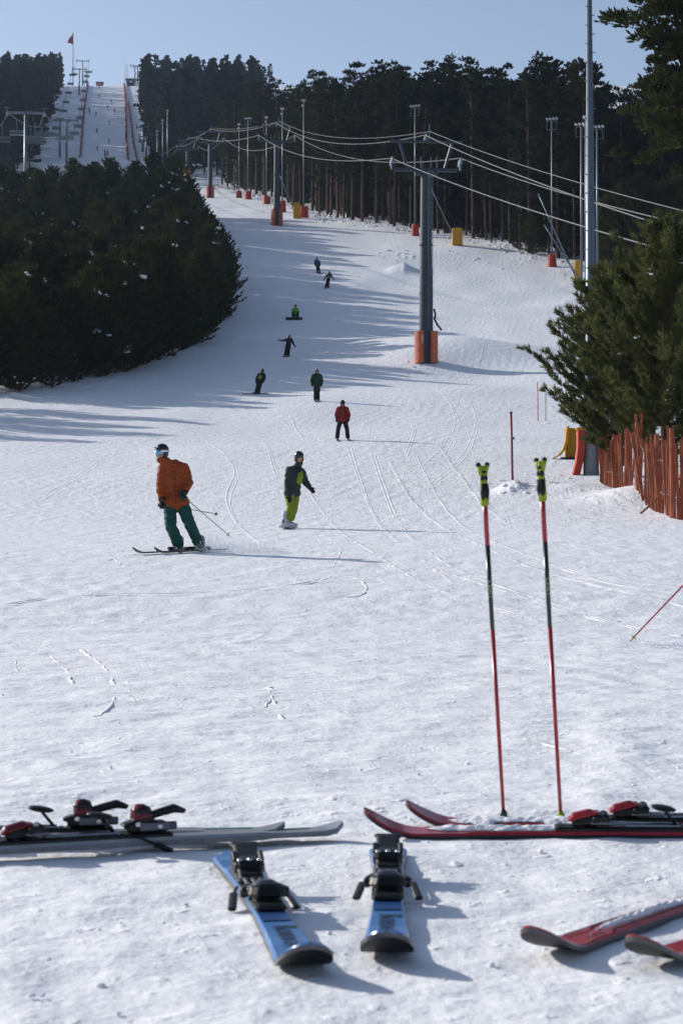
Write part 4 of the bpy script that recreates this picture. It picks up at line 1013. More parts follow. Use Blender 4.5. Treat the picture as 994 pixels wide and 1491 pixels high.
# ------------------------------------------------------------------ trees
def quads_mesh(name, Q, m, extra=None):
    """Q: (n,4,3) array of quads"""
    n = len(Q); me = bpy.data.meshes.new(name)
    me.vertices.add(n * 4); me.vertices.foreach_set('co', Q.reshape(-1))
    me.loops.add(n * 4); me.loops.foreach_set('vertex_index', np.arange(n * 4, dtype=np.int32))
    me.polygons.add(n); me.polygons.foreach_set('loop_start', np.arange(0, n * 4, 4, dtype=np.int32)); me.polygons.foreach_set('loop_total', np.full(n, 4, dtype=np.int32))
    me.materials.append(m); me.update(calc_edges=True); return me
def norm(a): return a / (np.linalg.norm(a, axis=1, keepdims=True) + 1e-9)
def brush(P, D, L, W, k, rng, spread=0.0):
    """each shoot becomes k long diamonds about its axis, tilted outward by spread"""
    out = []; n = len(P); D = norm(D)
    ref = np.tile(np.array([[0, 0, 1.]]), (n, 1)); ref[np.abs(D[:, 2]) > .9] = (1, 0, 0)
    A = norm(np.cross(D, ref)); B = np.cross(D, A)
    ph = rng.uniform(0, 6.28, n)
    for i in range(k):
        a = ph + i * (2 * math.pi if spread else math.pi) / k
        S = A * np.cos(a)[:, None] + B * np.sin(a)[:, None]
        T = A * -np.sin(a)[:, None] + B * np.cos(a)[:, None]
        if spread:
            st = rng.uniform(0, .55, n)[:, None]
            b0 = P + D * L[:, None] * st; ax = norm(D * (1 - spread) + S * spread)
            l = L[:, None] * .62; w = W[:, None]
            out.append(np.stack([b0, b0 + ax * l * .5 + T * w, b0 + ax * l, b0 + ax * l * .5 - T * w], 1))
        else:
            w = W[:, None] * .5; l = L[:, None]
            out.append(np.stack([P, P + D * l * .55 + S * w, P + D * l, P + D * l * .55 - S * w], 1))
    return np.concatenate(out)

def young_pine(seed, H, Rmax, peak, nb, wh, nodes, kb, spread, Ls, Ws, m, snow_n=0, z0=.05, name='young_pine', rexp=.68, sidew=(.45, 1.0), snow_r=(.06, .20), lnv=(.72, 1.18), lexp=.5):
    rng = np.random.default_rng(seed); P = []; D = []; L = []; W = []; tw = MB(); snow = MB()
    tw.tube([(0, 0, -.3), (0, 0, H * .5), (0, 0, H * .96)], [.02 * H, .013 * H, .01], 7)
    z = H * z0
    while z < H * .98:
        t = z / H
        prof_ = (t / peak) ** lexp if t < peak else ((1 - t) / (1 - peak)) ** rexp
        r = Rmax * max(.08, prof_)
        a0 = rng.uniform(0, 6.28)
        for b in range(nb):
            a = a0 + b * 6.283 / nb + rng.uniform(-.35, .35); ln = r * rng.uniform(*lnv) + .12
            el = rng.uniform(.15, .5) + t * .5
            d = np.array([math.cos(a) * math.cos(el), math.sin(a) * math.cos(el), math.sin(el)])
            base = np.array([0, 0, z]); side = np.array([-math.sin(a), math.cos(a), 0.])
            cur = lambda q: base + d * ln * q + np.array([0, 0, .18 * ln * q * q])
            if ln > .5: tw.tube([tuple(cur(0)), tuple(cur(.5)), tuple(cur(.95))], [.012 + .006 * ln, .012, .005], 3, cap=False)
            nn = max(2, int(nodes * ln / Rmax + .5))
            for i in range(nn):
                q = .22 + .78 * (i + rng.uniform(0, .6)) / nn; p = cur(min(q, 1))
                for s in (-1, 1, 0):
                    if s == 0 and i < nn - 1 and rng.random() < .35: continue
                    dd = d * rng.uniform(.5, 1) + side * s * rng.uniform(*sidew) + np.array([0, 0, rng.uniform(.05, .7)])
                    P.append(p + rng.normal(0, .03, 3)); D.append(dd); L.append(rng.uniform(*Ls) * (1.15 if s == 0 else 1)); W.append(rng.uniform(*Ws))
            if snow_n and rng.random() < snow_n and ln > .5:
                p = cur(rng.uniform(.55, .95)); rr_ = rng.uniform(*snow_r)
                for _ in range(3):
                    c = p + rng.normal(0, rr_ * .7, 3); snow.ell(tuple(c + np.array([0, 0, .08])), (rr_ * rng.uniform(.7, 1.5), rr_ * rng.uniform(.7, 1.5), rr_ * .55), nu=7, nv=5)
        z += wh * rng.uniform(.75, 1.25)
    # leader
    for _ in range(8): P.append(np.array([0, 0, H * rng.uniform(.93, .99)])); D.append(np.array([rng.normal(0, .5), rng.normal(0, .5), 1.])); L.append(rng.uniform(*Ls)); W.append(rng.uniform(*Ws))
    Q = brush(np.array(P), np.array(D), np.array(L), np.array(W), kb, rng, spread)
    return quads_mesh('crown', Q, m), tw, (snow if snow_n else None)

def tall_pine(seed, H, m, crown0=.45, Rm=2.9, nbr=46, clumps=4, per=20, kb=2, Ls=(.3, .55), Ws=(.18, .3), conic=.0):
    rng = np.random.default_rng(seed); P = []; D = []; L = []; W = []; tw = MB()
    bend = rng.normal(0, .35, 2)
    ax = lambda t: np.array([bend[0] * t * t, bend[1] * t * t, H * t])
    tw.tube([tuple(ax(0) - np.array([0, 0, .6]))] + [tuple(ax(t)) for t in (.2, .5, .8, .98)], [.0115 * H, .010 * H, .008 * H, .0045 * H, .02], 7)
    for b in range(nbr):
        u = (b + rng.random()) / nbr; t = crown0 + (1 - crown0) * u ** .9
        sh = (1 - u) ** (.55 + conic) * (.55 + .45 * min(1, u * 3 + .25)) 
        ln = Rm * sh * rng.uniform(.5, 1.15) + .35
        a = rng.uniform(0, 6.28) if rng.random() < .7 else b * 2.4
        el = rng.uniform(-.15, .45) + u * .5
        d = np.array([math.cos(a) * math.cos(el), math.sin(a) * math.cos(el), math.sin(el)]); p0 = ax(t)
        tw.tube([tuple(p0), tuple(p0 + d * ln * .5), tuple(p0 + d * ln * .95 + np.array([0, 0, .12 * ln]))], [.02 + .015 * ln, .02, .01], 3, cap=False)
        nc = max(1, int(clumps * ln / Rm + .5))
        for i in range(nc):
            q = 1 - i * .24 * rng.uniform(.7, 1.2); c = p0 + d * ln * q + np.array([0, 0, .1 * ln * q]) + rng.normal(0, .15, 3); cr = rng.uniform(.28, .55)
            n = rng.normal(0, 1, (per, 3)); n[:, 2] = np.abs(n[:, 2]) * .8 - .15; n = n / np.linalg.norm(n, axis=1, keepdims=True)
            for v in n: P.append(c + v * cr * rng.uniform(.2, 1) * np.array([1.25, 1.25, .7])); D.append(v + d * .4 + np.array([0, 0, .25])); L.append(rng.uniform(*Ls)); W.append(rng.uniform(*Ws))
    # dead stubs under the crown
    for b in range(9):
        t = rng.uniform(min(.08, crown0 * .5), crown0); a = rng.uniform(0, 6.28); p0 = ax(t); l = rng.uniform(.5, 1.6)
        tw.tube([tuple(p0), tuple(p0 + np.array([math.cos(a) * l, math.sin(a) * l, -.1 * l]))], [.025, .008], 3, cap=False)
    Q = brush(np.array(P), np.array(D), np.array(L), np.array(W), kb, rng)
    return quads_mesh('crown', Q, m), tw

def tree_proto(kind, crown, tw, snow, barkm, label, cat, group):
    root = empty(kind, (0, 0, -500), label, cat, group)
    t = tw.build('trunk', barkm, root)
    c = bpy.data.objects.new('crown', crown); COL.objects.link(c); c.parent = root
    if snow: snow.build('snow_clumps', M_powder, root, True)
    freeze(root); return root

used = set()
def plant(proto, x, y, s, rz, lab=None, sink=.05, tilt=0):
    if proto.name in used: o = copy_tree(proto)
    else: o = proto; used.add(proto.name)
    o.location = (x, y, gz(x, y) - sink); o.scale = (s * random.uniform(.92, 1.08), s * random.uniform(.92, 1.08), s); o.rotation_euler = (random.gauss(0, tilt), random.gauss(0, tilt), rz)
    if lab: o['label'] = lab
    return o

# left thicket
G_TH = 'young pines of the left thicket'
thick = []
for k in range(6):
    sn = .045 if k in (1, 4) else 0
    cr, tw_, snw = young_pine(100 + k, 7.0, 2.35 + .2 * (k % 3), .30, 8, .31, 8, 3, 0, (.28, .50), (.085, .14), M_needle_thicket, sn, .012, lexp=.22)
    lab = 'young pine with snow clumps on its boughs in the dense left thicket' if sn else 'dark young pine without snow in the dense left thicket'
    thick.append(tree_proto('young_pine', cr, tw_, snw, M_twig, lab, 'pine tree', G_TH))
def edge_px(d):     # right hand border of the thicket, in pixels, at depth d
    return float(np.interp(d, [111, 118, 128, 140, 155, 170, 185, 200, 215, 240, 265, 290], [-15, 95, 195, 270, 315, 336, 338, 330, 318, 292, 272, 255]))
cnt = 0; row = 0; d = 112.5
while d < 282:
    xr = (edge_px(d) - 497) / F * d - 1.3
    xl = (-55 - 497) / F * d
    x = xr - random.uniform(0, .3); step = 2.5 if d < 190 else 2.9
    while x > xl:
        jx, jy = x + random.uniform(-.5, .5), d + random.uniform(-1.0, 1.0)
        if x == xr: jx = x
        s = random.uniform(.72, 1.14) * (1.0 if d > 135 else .88)
        if d > 200: s *= random.choice((.85, 1.0, 1.12))
        k = random.choice((0, 2, 3, 5, 1, 4))
        plant(thick[k], jx, jy, s, random.uniform(0, 6.28), tilt=.03); cnt += 1
        x -= step * random.uniform(.85, 1.15)
    d += 3.6 if d < 150 else (4.6 if d < 210 else 6.0); row += 1
print('thicket trees', cnt)
# a few trees out of frame at left, their shadows reach into the picture
for (x, y, s) in ((-24.0, 98, 1.0), (-27, 104, 1.1), (-22.5, 106, .95), (-21.5, 91, .7)):
    plant(thick[random.choice((0, 2, 3, 5))], x, y, s, random.uniform(0, 6), 'dark young pine standing apart below the left thicket')

# near right pines
NP = []
for k, (H, Rm) in enumerate(((6.6, 2.35), (7.9, 2.5), (6.0, 2.0))):
    cr, tw_, snw = young_pine(300 + k, H, Rm, .42, 6, .29, 12, 14, .36, (.26, .42), (.013, .021), M_needle_near, .16, (.16, .13, .13)[k], 'pine_tree', .75, (.28, .62), (.03, .065), (.55, 1.35))
    NP.append(tree_proto('pine_tree', cr, tw_, snw, M_twig, ['bushy pine with long upswept boughs left of the slat fence', 'larger bushy pine right behind the slat fence', 'small bushy pine behind the tall near mast'][k], 'pine tree', None))
q = gp(893, 60.5); plant(NP[0], q.x, q.y, 1.0, 1.3)
q = gp(968, 57.5); plant(NP[1], q.x, q.y, 1.0, 2.6)
q = gp(905, 70); plant(NP[2], q.x, q.y, 1.12, .4)
for (px, d, s, k, lab) in ((1035, 62, .95, 1, 'bushy pine mostly cut off by the right edge above the fence'), (950, 76, 1.02, 0, 'bushy pine behind the two larger pines at the fence'), (1000, 84, 1.15, 1, 'pine half hidden behind the fence pines at the right edge')):
    q = gp(px, d); plant(NP[k], q.x, q.y, s, random.uniform(0, 6), lab)

# tall forest
G_F = 'tall pines of the right hand forest'
tall = []
for k in range(7):
    cr, tw_ = tall_pine(500 + k, 21, M_needle_tall, crown0=.20 + .08 * (k % 4), Rm=2.7 + .3 * (k % 3), nbr=44 + 4 * (k % 3), Ls=(.3, .6), Ws=(.14, .26), conic=.12 * (k % 3))
    tall.append(tree_proto('pine_tree', cr, tw_, None, M_bark, 'tall dark pine at the edge of the right hand forest', 'pine tree', G_F))
def at_edge(px, py): h_ = hit(px, py); return h_
EDGE = [at_edge(*p) for p in ((318, 268), (350, 278), (400, 291), (440, 305), (480, 317), (540, 325), (610, 338), (700, 350), (760, 366), (850, 384), (905, 392))]
EDGE.append(EDGE[-1] + Vector((26, -8, 0)))
front = []; back = []
segs = [(EDGE[i], EDGE[i + 1]) for i in range(len(EDGE) - 1)]
for rowi in range(7):
    acc = random.uniform(0, 2)
    for a, b in segs:
        L_ = (b - a).length; dirv = (b - a).normalized(); nrm_ = Vector((-dirv.y, dirv.x, 0))
        if nrm_.x < 0 and nrm_.y < 0: nrm_ = -nrm_
        nrm_ = Vector((.45, .9, 0)).normalized() if a.y < 275 else Vector((.93, .25, 0)).normalized()
        st = 2.3 if a.y < 275 else 4.2
        while acc < L_:
            p = a + dirv * acc + nrm_ * (rowi * 4.0 + random.uniform(-1.3, 1.3) + 1.2) + dirv * random.uniform(-1.3, 1.3)
            (front if rowi < 3 else back).append((p.x, p.y, random.choice((.60, .70, .76, .80, .86, .90, .98)) * random.uniform(.95, 1.05)))
            acc += st * random.uniform(.7, 1.35)
        acc -= L_
for x, y, s in front: plant(tall[random.randrange(7)], x, y, s, random.uniform(0, 6.28), tilt=.015)
print('forest front', len(front), 'back', len(back))

def joined(name, items, protos, m_bark, m_leaf, label, cat):
    """a wood that reads as one mass: one mesh"""
    cache = {}
    for pi, (cr, tw_) in enumerate(protos):
        n = len(cr.vertices); co_ = np.empty(n * 3); cr.vertices.foreach_get('co', co_)
        tv = np.array(tw_.v); tf = [f for f in tw_.f if len(f) == 4]
        cache[pi] = (co_.reshape(-1, 3), tv, np.array(tf))
    V = []; Fq = []; MI = []; off = 0
    for (x, y, s) in items:
        lv, tv, tf = cache[random.randrange(len(protos))]; a = random.uniform(0, 6.28); c_, s__ = math.cos(a), math.sin(a)
        rot = np.array([[c_, -s__, 0], [s__, c_, 0], [0, 0, 1]]) * s
        o_ = np.array([x, y, gz(x, y) - .1])
        V.append(lv @ rot.T + o_); n = len(lv); Fq.append(np.arange(n).reshape(-1, 4) + off); MI.append(np.zeros(n // 4, int)); off += n
        V.append(tv @ rot.T + o_); Fq.append(tf + off); MI.append(np.ones(len(tf), int)); off += len(tv)
    V = np.concatenate(V); Fq = np.concatenate(Fq).astype(np.int32); MI = np.concatenate(MI).astype(np.int32)
    me = bpy.data.meshes.new(name); me.vertices.add(len(V)); me.vertices.foreach_set('co', V.ravel())
    nf = len(Fq); me.loops.add(nf * 4); me.loops.foreach_set('vertex_index', Fq.ravel()); me.polygons.add(nf)
    me.polygons.foreach_set('loop_start', np.arange(0, nf * 4, 4, dtype=np.int32)); me.polygons.foreach_set('loop_total', np.full(nf, 4, dtype=np.int32))
    me.materials.append(m_leaf); me.materials.append(m_bark); me.polygons.foreach_set('material_index', MI); me.update(calc_edges=True)
    o = bpy.data.objects.new(name, me); COL.objects.link(o); return tag(o, label, cat, None, 'stuff')
bp_ = [tall_pine(560 + k, 21, M_needle_tall, crown0=.06, Rm=2.8, nbr=46, per=14, Ls=(.45, .8), Ws=(.25, .4)) for k in range(3)]
joined('pine_wood', back, bp_, M_bark, M_needle_tall, 'dense dark pine wood behind the front trunks of the right hand forest', 'wood')

und = []
for x, y, s in front + back:
    if random.random() < .85: und.append((x + random.uniform(1, 3), y + random.uniform(.5, 3), random.uniform(.45, .95)))
up = []
for k in range(2):
    c_, t_, _ = young_pine(180 + k, 7.0, 2.2, .12, 6, .5, 5, 2, 0, (.45, .7), (.18, .28), M_needle_tall, 0, .01)
    up.append((c_, t_))
joined('undergrowth', und, up, M_twig, M_needle_tall, 'dark undergrowth of low pines between the trunks of the right hand forest', 'undergrowth')
mb = MB(); rr = random.Random(21)
for a_, b_ in segs[:-1]:
    L_ = (b_ - a_).length
    for _ in range(int(L_ * 2.2)):
        p = a_.lerp(b_, rr.random()); x, y = p.x + rr.gauss(-.2, 1.1), p.y + rr.gauss(-1.2, 1.4); z = gz(x, y)
        for _k in range(rr.randint(1, 3)):
            h_ = rr.uniform(.25, 1.1); mb.tube([(x, y, z - .05), (x + rr.gauss(0, .25) * h_, y + rr.gauss(0, .2), z + h_ * rr.uniform(.3, 1))], [.022, .008], 3, cap=False)
tag(mb.build('dry_brush', M_twig), 'dry bare twigs poking out of the snow along the forest edge', 'dry brush', None, 'stuff')
# bushes of young pine along the forest edge, right
for (px, py, s) in ((752, 362, .55), (775, 370, .7), (790, 366, .5), (828, 376, .62), (884, 398, 1.15), (905, 400, 1.35), (930, 404, 1.5), (958, 404, 1.4), (985, 405, 1.5), (918, 385, 1.3), (947, 380, 1.6), (975, 380, 1.5)):
    q = hit(px, py, 100); plant(thick[random.choice((0, 2, 3, 5))], q.x, q.y, s, random.uniform(0, 6), 'bushy young pine at the foot of the right hand forest')['group'] = 'young pines at the foot of the right hand forest'
# big pine at the right edge
cr, tw_ = tall_pine(777, 27, M_needle_near, crown0=.40, Rm=4.3, nbr=95, clumps=7, per=60, kb=5, Ls=(.30, .48), Ws=(.09, .14))
bigp = tree_proto('pine_tree', cr, tw_, None, M_bark, 'huge pine whose crown fills the upper right corner', 'pine tree', None)
q = gp(1016, 104); plant(bigp, q.x, q.y, 1.15, .6)

# far woods
fp = []; fprot = []
for k in range(4):
    c_, t_ = tall_pine(900 + k, 22, M_needle_far, crown0=.05, Rm=3.3, nbr=60, clumps=4, per=15, kb=2, Ls=(.6, 1.0), Ws=(.4, .65), conic=.15)
    fprot.append((c_, t_))
    fp.append(tree_proto('pine_tree', c_, t_, None, M_bark, 'distant blue grey pine at the far piste', 'pine tree', 'distant pines beside the far piste'))
def scatter(pl, pr, d0, d1, step, rows_front):
    """pl, pr: functions of depth giving pixel borders"""
    fr = []; bk = []; d = d0; k = 0
    while d < d1:
        x = (pl(d) - 497) / F * d; x1 = (pr(d) - 497) / F * d
        x += random.uniform(0, step * .5)
        first = True
        while x < x1:
            it = (x + random.uniform(-1, 1), d + random.uniform(-2, 2), random.choice((.62, .7, .78, .86, .95)) * random.uniform(.95, 1.05) * float(np.interp(d, [500, 620, 700, 800], [1.05, .92, .74, .60])))
            (fr if k in rows_front else bk).append(it); x += step * random.uniform(.8, 1.25)
        d += step * 1.3; k += 1
    return fr, bk
f1, b1 = scatter(lambda d: -40, lambda d: float(np.interp(d, [430, 480, 560, 640, 760, 800], [10, 48, 60, 70, 84, 90])), 430, 800, 5.2, ())
f2, b2 = scatter(lambda d: float(np.interp(d, [430, 480, 560, 800], [262, 222, 216, 206])), lambda d: float(np.interp(d, [430, 560, 800], [330, 370, 400])), 440, 740, 6.5, ())
# the trees that stand out against sky and snow are things, the mass behind is one wood
def split(items, side):
    keep = []; rest = []
    for it in items:
        px = 497 + it[0] / it[1] * F
        e = float(np.interp(it[1], [430, 480, 560, 640, 760, 800], [10, 48, 60, 70, 84, 90])) if side < 0 else 225
        near_border = abs(px - e) < 18
        (keep if (near_border or it[1] > 690) and -10 < px < 420 else rest).append(it)
    return keep, rest
k1, r1 = split(b1, -1); k2, r2 = split(b2, 1)
for it in k1: plant(fp[random.randrange(4)], *it, random.uniform(0, 6), 'distant blue grey pine left of the far piste')
for it in k2: plant(fp[random.randrange(4)], *it, random.uniform(0, 6), 'distant blue grey pine right of the far piste')
joined('far_pine_wood', r1, fprot, M_bark, M_needle_far, 'distant pine wood left of the far piste', 'wood')
joined('far_pine_wood', r2, fprot, M_bark, M_needle_far, 'distant pine wood right of the far piste', 'wood')
print('far', len(k1), len(r1), len(k2), len(r2))

# ------------------------------------------------------------------ far piste: chairlift, nets, flag, huts, tiny skiers
def far_tower(label, px, d, H, arm, group, ym=None):
    b = gp(px, d); o = empty('lift_tower', b, label, 'lift tower', group, (0, 0, R(8)))
    m = MB(); m.tube([(0, 0, -.5), (0, 0, H)], [.34, .22], 10); m.build('mast', M_galv, o, True)
    m = MB(); m.box((0, 0, H + .1), (arm, .3, .3)); m.build('crossarm', M_galv, o)
    for e in (-1, 1):
        m = MB(); m.box((e * arm * .48, 0, H - .05), (.3, 2.4, .25)); m.box((e * arm * .48, 0, H + .75), (.9, .1, .1)); m.box((e * arm * .48, 0, H + .4), (.1, .1, .8)); m.build('sheave_train', M_galv, o)
    return b + Vector((0, 0, H))
GCL = 'towers of the chairlift left of the far piste'
C1 = [far_tower('chairlift tower above the left thicket, nearest of its line', 36, 290, 14.8, 5.6, GCL),
      far_tower('chairlift tower at the foot of the far piste, second of its line', 96, 480, 11.0, 5.4, GCL),
      far_tower('chairlift tower on the upper far piste, standing left of the flag end', 114, 735, 9.5, 5.0, GCL),
      far_tower('chairlift tower on the crest beside the flag', 119, 806, 10.0, 5.0, GCL)]
far_tower('second chairlift tower beside the one at the foot of the far piste', 86, 505, 9.5, 5.0, GCL)
far_tower('small lift tower on the crest right of the tall crest tower', 125, 815, 7.0, 4.5, GCL)
GTB = 'small lift towers right of the far piste'
Rr = [far_tower('small lift tower right of the far piste, lowest', 212, 490, 6.5, 3.4, GTB), far_tower('small lift tower right of the far piste, second from below', 207, 520, 6.5, 3.4, GTB),
      far_tower('small lift tower right of the far piste below the crest', 202, 735, 7.5, 3.4, GTB), far_tower('small lift tower on the crest, left of two', 195, 800, 8.0, 3.6, GTB), far_tower('small lift tower on the crest, right of two', 199, 795, 8.0, 3.2, GTB)]
st = C1[0] + Vector((18, -130, -34))
for e, nm in ((-1, 'left'), (1, 'right')):
    pts = [C1[0] + Vector((e * 2.7 + 9, -70, -15))] + [c + Vector((e * 2.6, 0, .12)) for c in C1]
    line = [pts[0]]
    for a, b in zip(pts[:-1], pts[1:]): line += sagline(a, b, 2.0)[1:]
    mb = MB(); mb.tube(line, .05, 5); tag(mb.build('lift_rope', M_rope), '%s haul rope of the distant chairlift' % nm, 'rope', 'ropes of the distant chairlift')
    # chairs
    if e == -1:
        ch = empty('lift_chair', (0, 0, -400), 'four seat chair hanging from the distant chairlift', 'lift chair', 'chairs of the distant chairlift')
        m = MB(); m.tube([(0, 0, 0), (.0, .15, -.9), (0, .1, -2.0)], .06, 6); m.build('hanger', M_galv, ch)
        m = MB(); m.box((0, -.25, -2.5), (2.1, .55, .12), bev=.03); m.build('seat', M_grey_plastic, ch)
        m = MB(); m.box((0, .08, -2.15), (2.1, .1, .5), (R(-10), 0, 0), bev=.03); m.build('backrest', M_grey_plastic, ch)
        m = MB(); m.tube([(-1.05, .1, -2.45), (-1.05, .1, -1.75), (1.05, .1, -1.75), (1.05, .1, -2.45)], .07, 6); m.build('frame', M_galv, ch)
        m = MB(); m.tube([(-.95, -.5, -2.05), (.95, -.5, -2.05)], .06, 6); m.build('safety_bar', M_galv, ch)
        freeze(ch); first = True
    tot = 0; nxt = 8 if e < 0 else 18
    for a, b in zip(line[:-1], line[1:]):
        L_ = (b - a).length
        while nxt < tot + L_:
            q = a.lerp(b, (nxt - tot) / L_); c_ = ch if first else copy_tree(ch); first = False
            c_.location = q; c_.rotation_euler = (0, 0, R(8) + (math.pi if e > 0 else 0)); nxt += 44
        tot += L_
for e in (-1, 1):
    line = []
    pts = [r_ + Vector((e * 1.5, 0, .1)) for r_ in (Rr[0], Rr[1], Rr[2], Rr[4])]
    for a, b in zip(pts[:-1], pts[1:]): line += sagline(a, b, 1.0, 8)
    mb = MB(); mb.tube(line, .03, 4); tag(mb.build('lift_rope', M_rope), 'thin %s rope of the small lift right of the far piste' % ('left' if e < 0 else 'right'), 'rope', 'ropes of the small far lift')

def net(label, pix, h, wide=0):
    P = [hit(*p, 440) for p in pix]; o = empty('safety_net', P[0], label, 'safety net', 'red nets along the far piste')
    mb = MB(); posts = MB(); fine = []
    for a, b in zip(P[:-1], P[1:]):
        n = max(2, int((b - a).length / 2.5))
        for i in range(n): q = a.lerp(b, i / n); q.z = gz(q.x, q.y); fine.append(q)
    for i in range(len(fine) - 1):
        a, b = fine[i] - P[0], fine[i + 1] - P[0]; sg = .25 * math.sin(i * 1.7)
        a = a + Vector((.25 * math.sin(i * .9), 0, 0)); b = b + Vector((.25 * math.sin((i + 1) * .9), 0, 0))
        k = .05
        mb.add([a + Vector((-k, 0, 0)), b + Vector((-k, 0, 0)), b + Vector((-k, 0, h)), a + Vector((-k, 0, h)), a + Vector((k, 0, 0)), b + Vector((k, 0, 0)), b + Vector((k, 0, h)), a + Vector((k, 0, h))], [(0, 1, 2, 3), (4, 7, 6, 5), (3, 2, 6, 7), (0, 4, 5, 1), (0, 3, 7, 4), (1, 5, 6, 2)])
        if i % 3 == 0: posts.tube([a + Vector((0, -.2, 0)), a + Vector((0, -.2, h + .35))], .07, 5)
    mb.build('netting', M_net, o); posts.build('post', M_redpad, o)
net('red safety net down the left side of the far piste', [(130, 121), (124, 150), (121, 180), (119, 210), (117, 232)], .85)
net('red safety net down the right side of the far piste', [(180, 122), (183, 150), (184, 180), (184, 208), (187, 236)], .95)
net('shorter red safety net right of the longer right hand net', [(187, 150), (191, 180), (195, 215), (200, 236)], .75)
net('red safety net along the crest beside the crest tower', [(119, 119), (131, 121.5)], 2.6)
for (px, py, h, lab) in ((182.5, 126, 9.0, 'tall thin mast on the crest, left of two'), (185.5, 126, 8.6, 'tall thin mast on the crest, right of two')):
    b = hit(px, py, 440); o = empty('thin_mast', b, lab, 'mast'); m = MB(); m.tube([(0, 0, -.3), (0, 0, h)], [.12, .06], 6); m.build('shaft', M_redpad, o)
    m = MB(); m.tube([(0, 0, h), (0, 0, h + .2)], .1, 6); m.build('cap', M_dark, o)
# flag
b = gp(105, 806); o = empty('flagpole', b, 'tall flagpole with a drooping red flag on the far crest', 'flagpole')
m = MB(); Hf = pt(105, 47, 806).z - b.z; m.tube([(0, 0, -.5), (0, 0, Hf)], [.24, .10], 8); m.build('shaft', M_galv, o)
m = MB(); vs = []; fs = []; nx = 10
for i in range(nx + 1):
    u = i / nx
    for e in (0, 1):
        zt = Hf - .3 - u * 3.6 - e * (4.6 * (1 - u * .93)); vs.append((-u * 2.3 - .1, .25 * math.sin(u * 7 + e), zt))
for i in range(nx): fs.append((i * 2, i * 2 + 1, i * 2 + 3, i * 2 + 2))
fl = m.add(vs, fs).build('flag', M_flag, o, True); sm = fl.modifiers.new('t', 'SOLIDIFY'); sm.thickness = .04
# huts
def hut(label, px, d, sx, sy, h, m, roofm):
    b = gp(px, d); o = empty('hut', b, label, 'hut'); k = MB(); k.box((0, 0, h / 2), (sx, sy, h)); k.build('wall', m, o)
    r_ = MB(); r_.add([(-sx * .6, -sy * .6, h), (sx * .6, -sy * .6, h), (sx * .6, sy * .6, h), (-sx * .6, sy * .6, h), (-sx * .6, 0, h * 1.4), (sx * .6, 0, h * 1.4)], [(0, 1, 5, 4), (2, 3, 4, 5), (0, 4, 3), (1, 2, 5), (3, 2, 1, 0)]); r_.build('roof', roofm, o)
    w_ = MB(); w_.box((0, -sy / 2 - .02, h * .6), (sx * .4, .06, h * .4)); w_.build('window', M_lamp, o)
hut('small red hut on the far crest between the nets', 144, 812, 2.6, 2.4, 1.7, M_redpad, M_dark)
hut('dark lift hut on the far crest right of the nets', 190, 806, 3.6, 3, 2.2, M_navy, M_dark)
# tiny skiers
mm = MB(); mm.limb([(-.12, 0, .05), (-.1, 0, .5), (0, 0, .95)], [.08, .09, .13], 6); mm.limb([(.12, 0, .05), (.1, 0, .5), (0, 0, .95)], [.08, .09, .13], 6); mm.limb([(0, 0, .95), (0, 0, 1.35)], [.18, .2], 6); mm.ell((0, 0, 1.65), (.12, .12, .15), nu=6, nv=5)
mm.limb([(-.2, 0, 1.35), (-.36, -.05, 1.0), (-.3, -.2, .85)], [.07, .06, .05], 6); mm.limb([(.2, 0, 1.35), (.36, -.05, 1.0), (.3, -.2, .85)], [.07, .06, .05], 6); mm.box((-.12, -.1, .02), (.09, 1.6, .03)); mm.box((.12, -.1, .02), (.09, 1.6, .03))
tiny = remesh(mm, 'person', M_navyblk, None, .05, 1); first = True
for (px, py) in ((145, 128), (145, 143), (162, 150), (157, 159), (130, 163), (131, 167), (140, 169), (167, 164), (159, 182), (159, 209), (142, 220), (153, 226), (157, 227), (154, 231), (141, 194), (161, 124), (166, 122)):
    o = tiny if first else tiny.copy()
    if not first: COL.objects.link(o)
    first = False; o.location = hit(px, py, 440); o.rotation_euler = (0, 0, random.uniform(-1, 1)); o.scale = (.85,) * 3
    tag(o, 'tiny dark skier, a speck on the far piste', 'person', 'tiny skiers on the far piste')

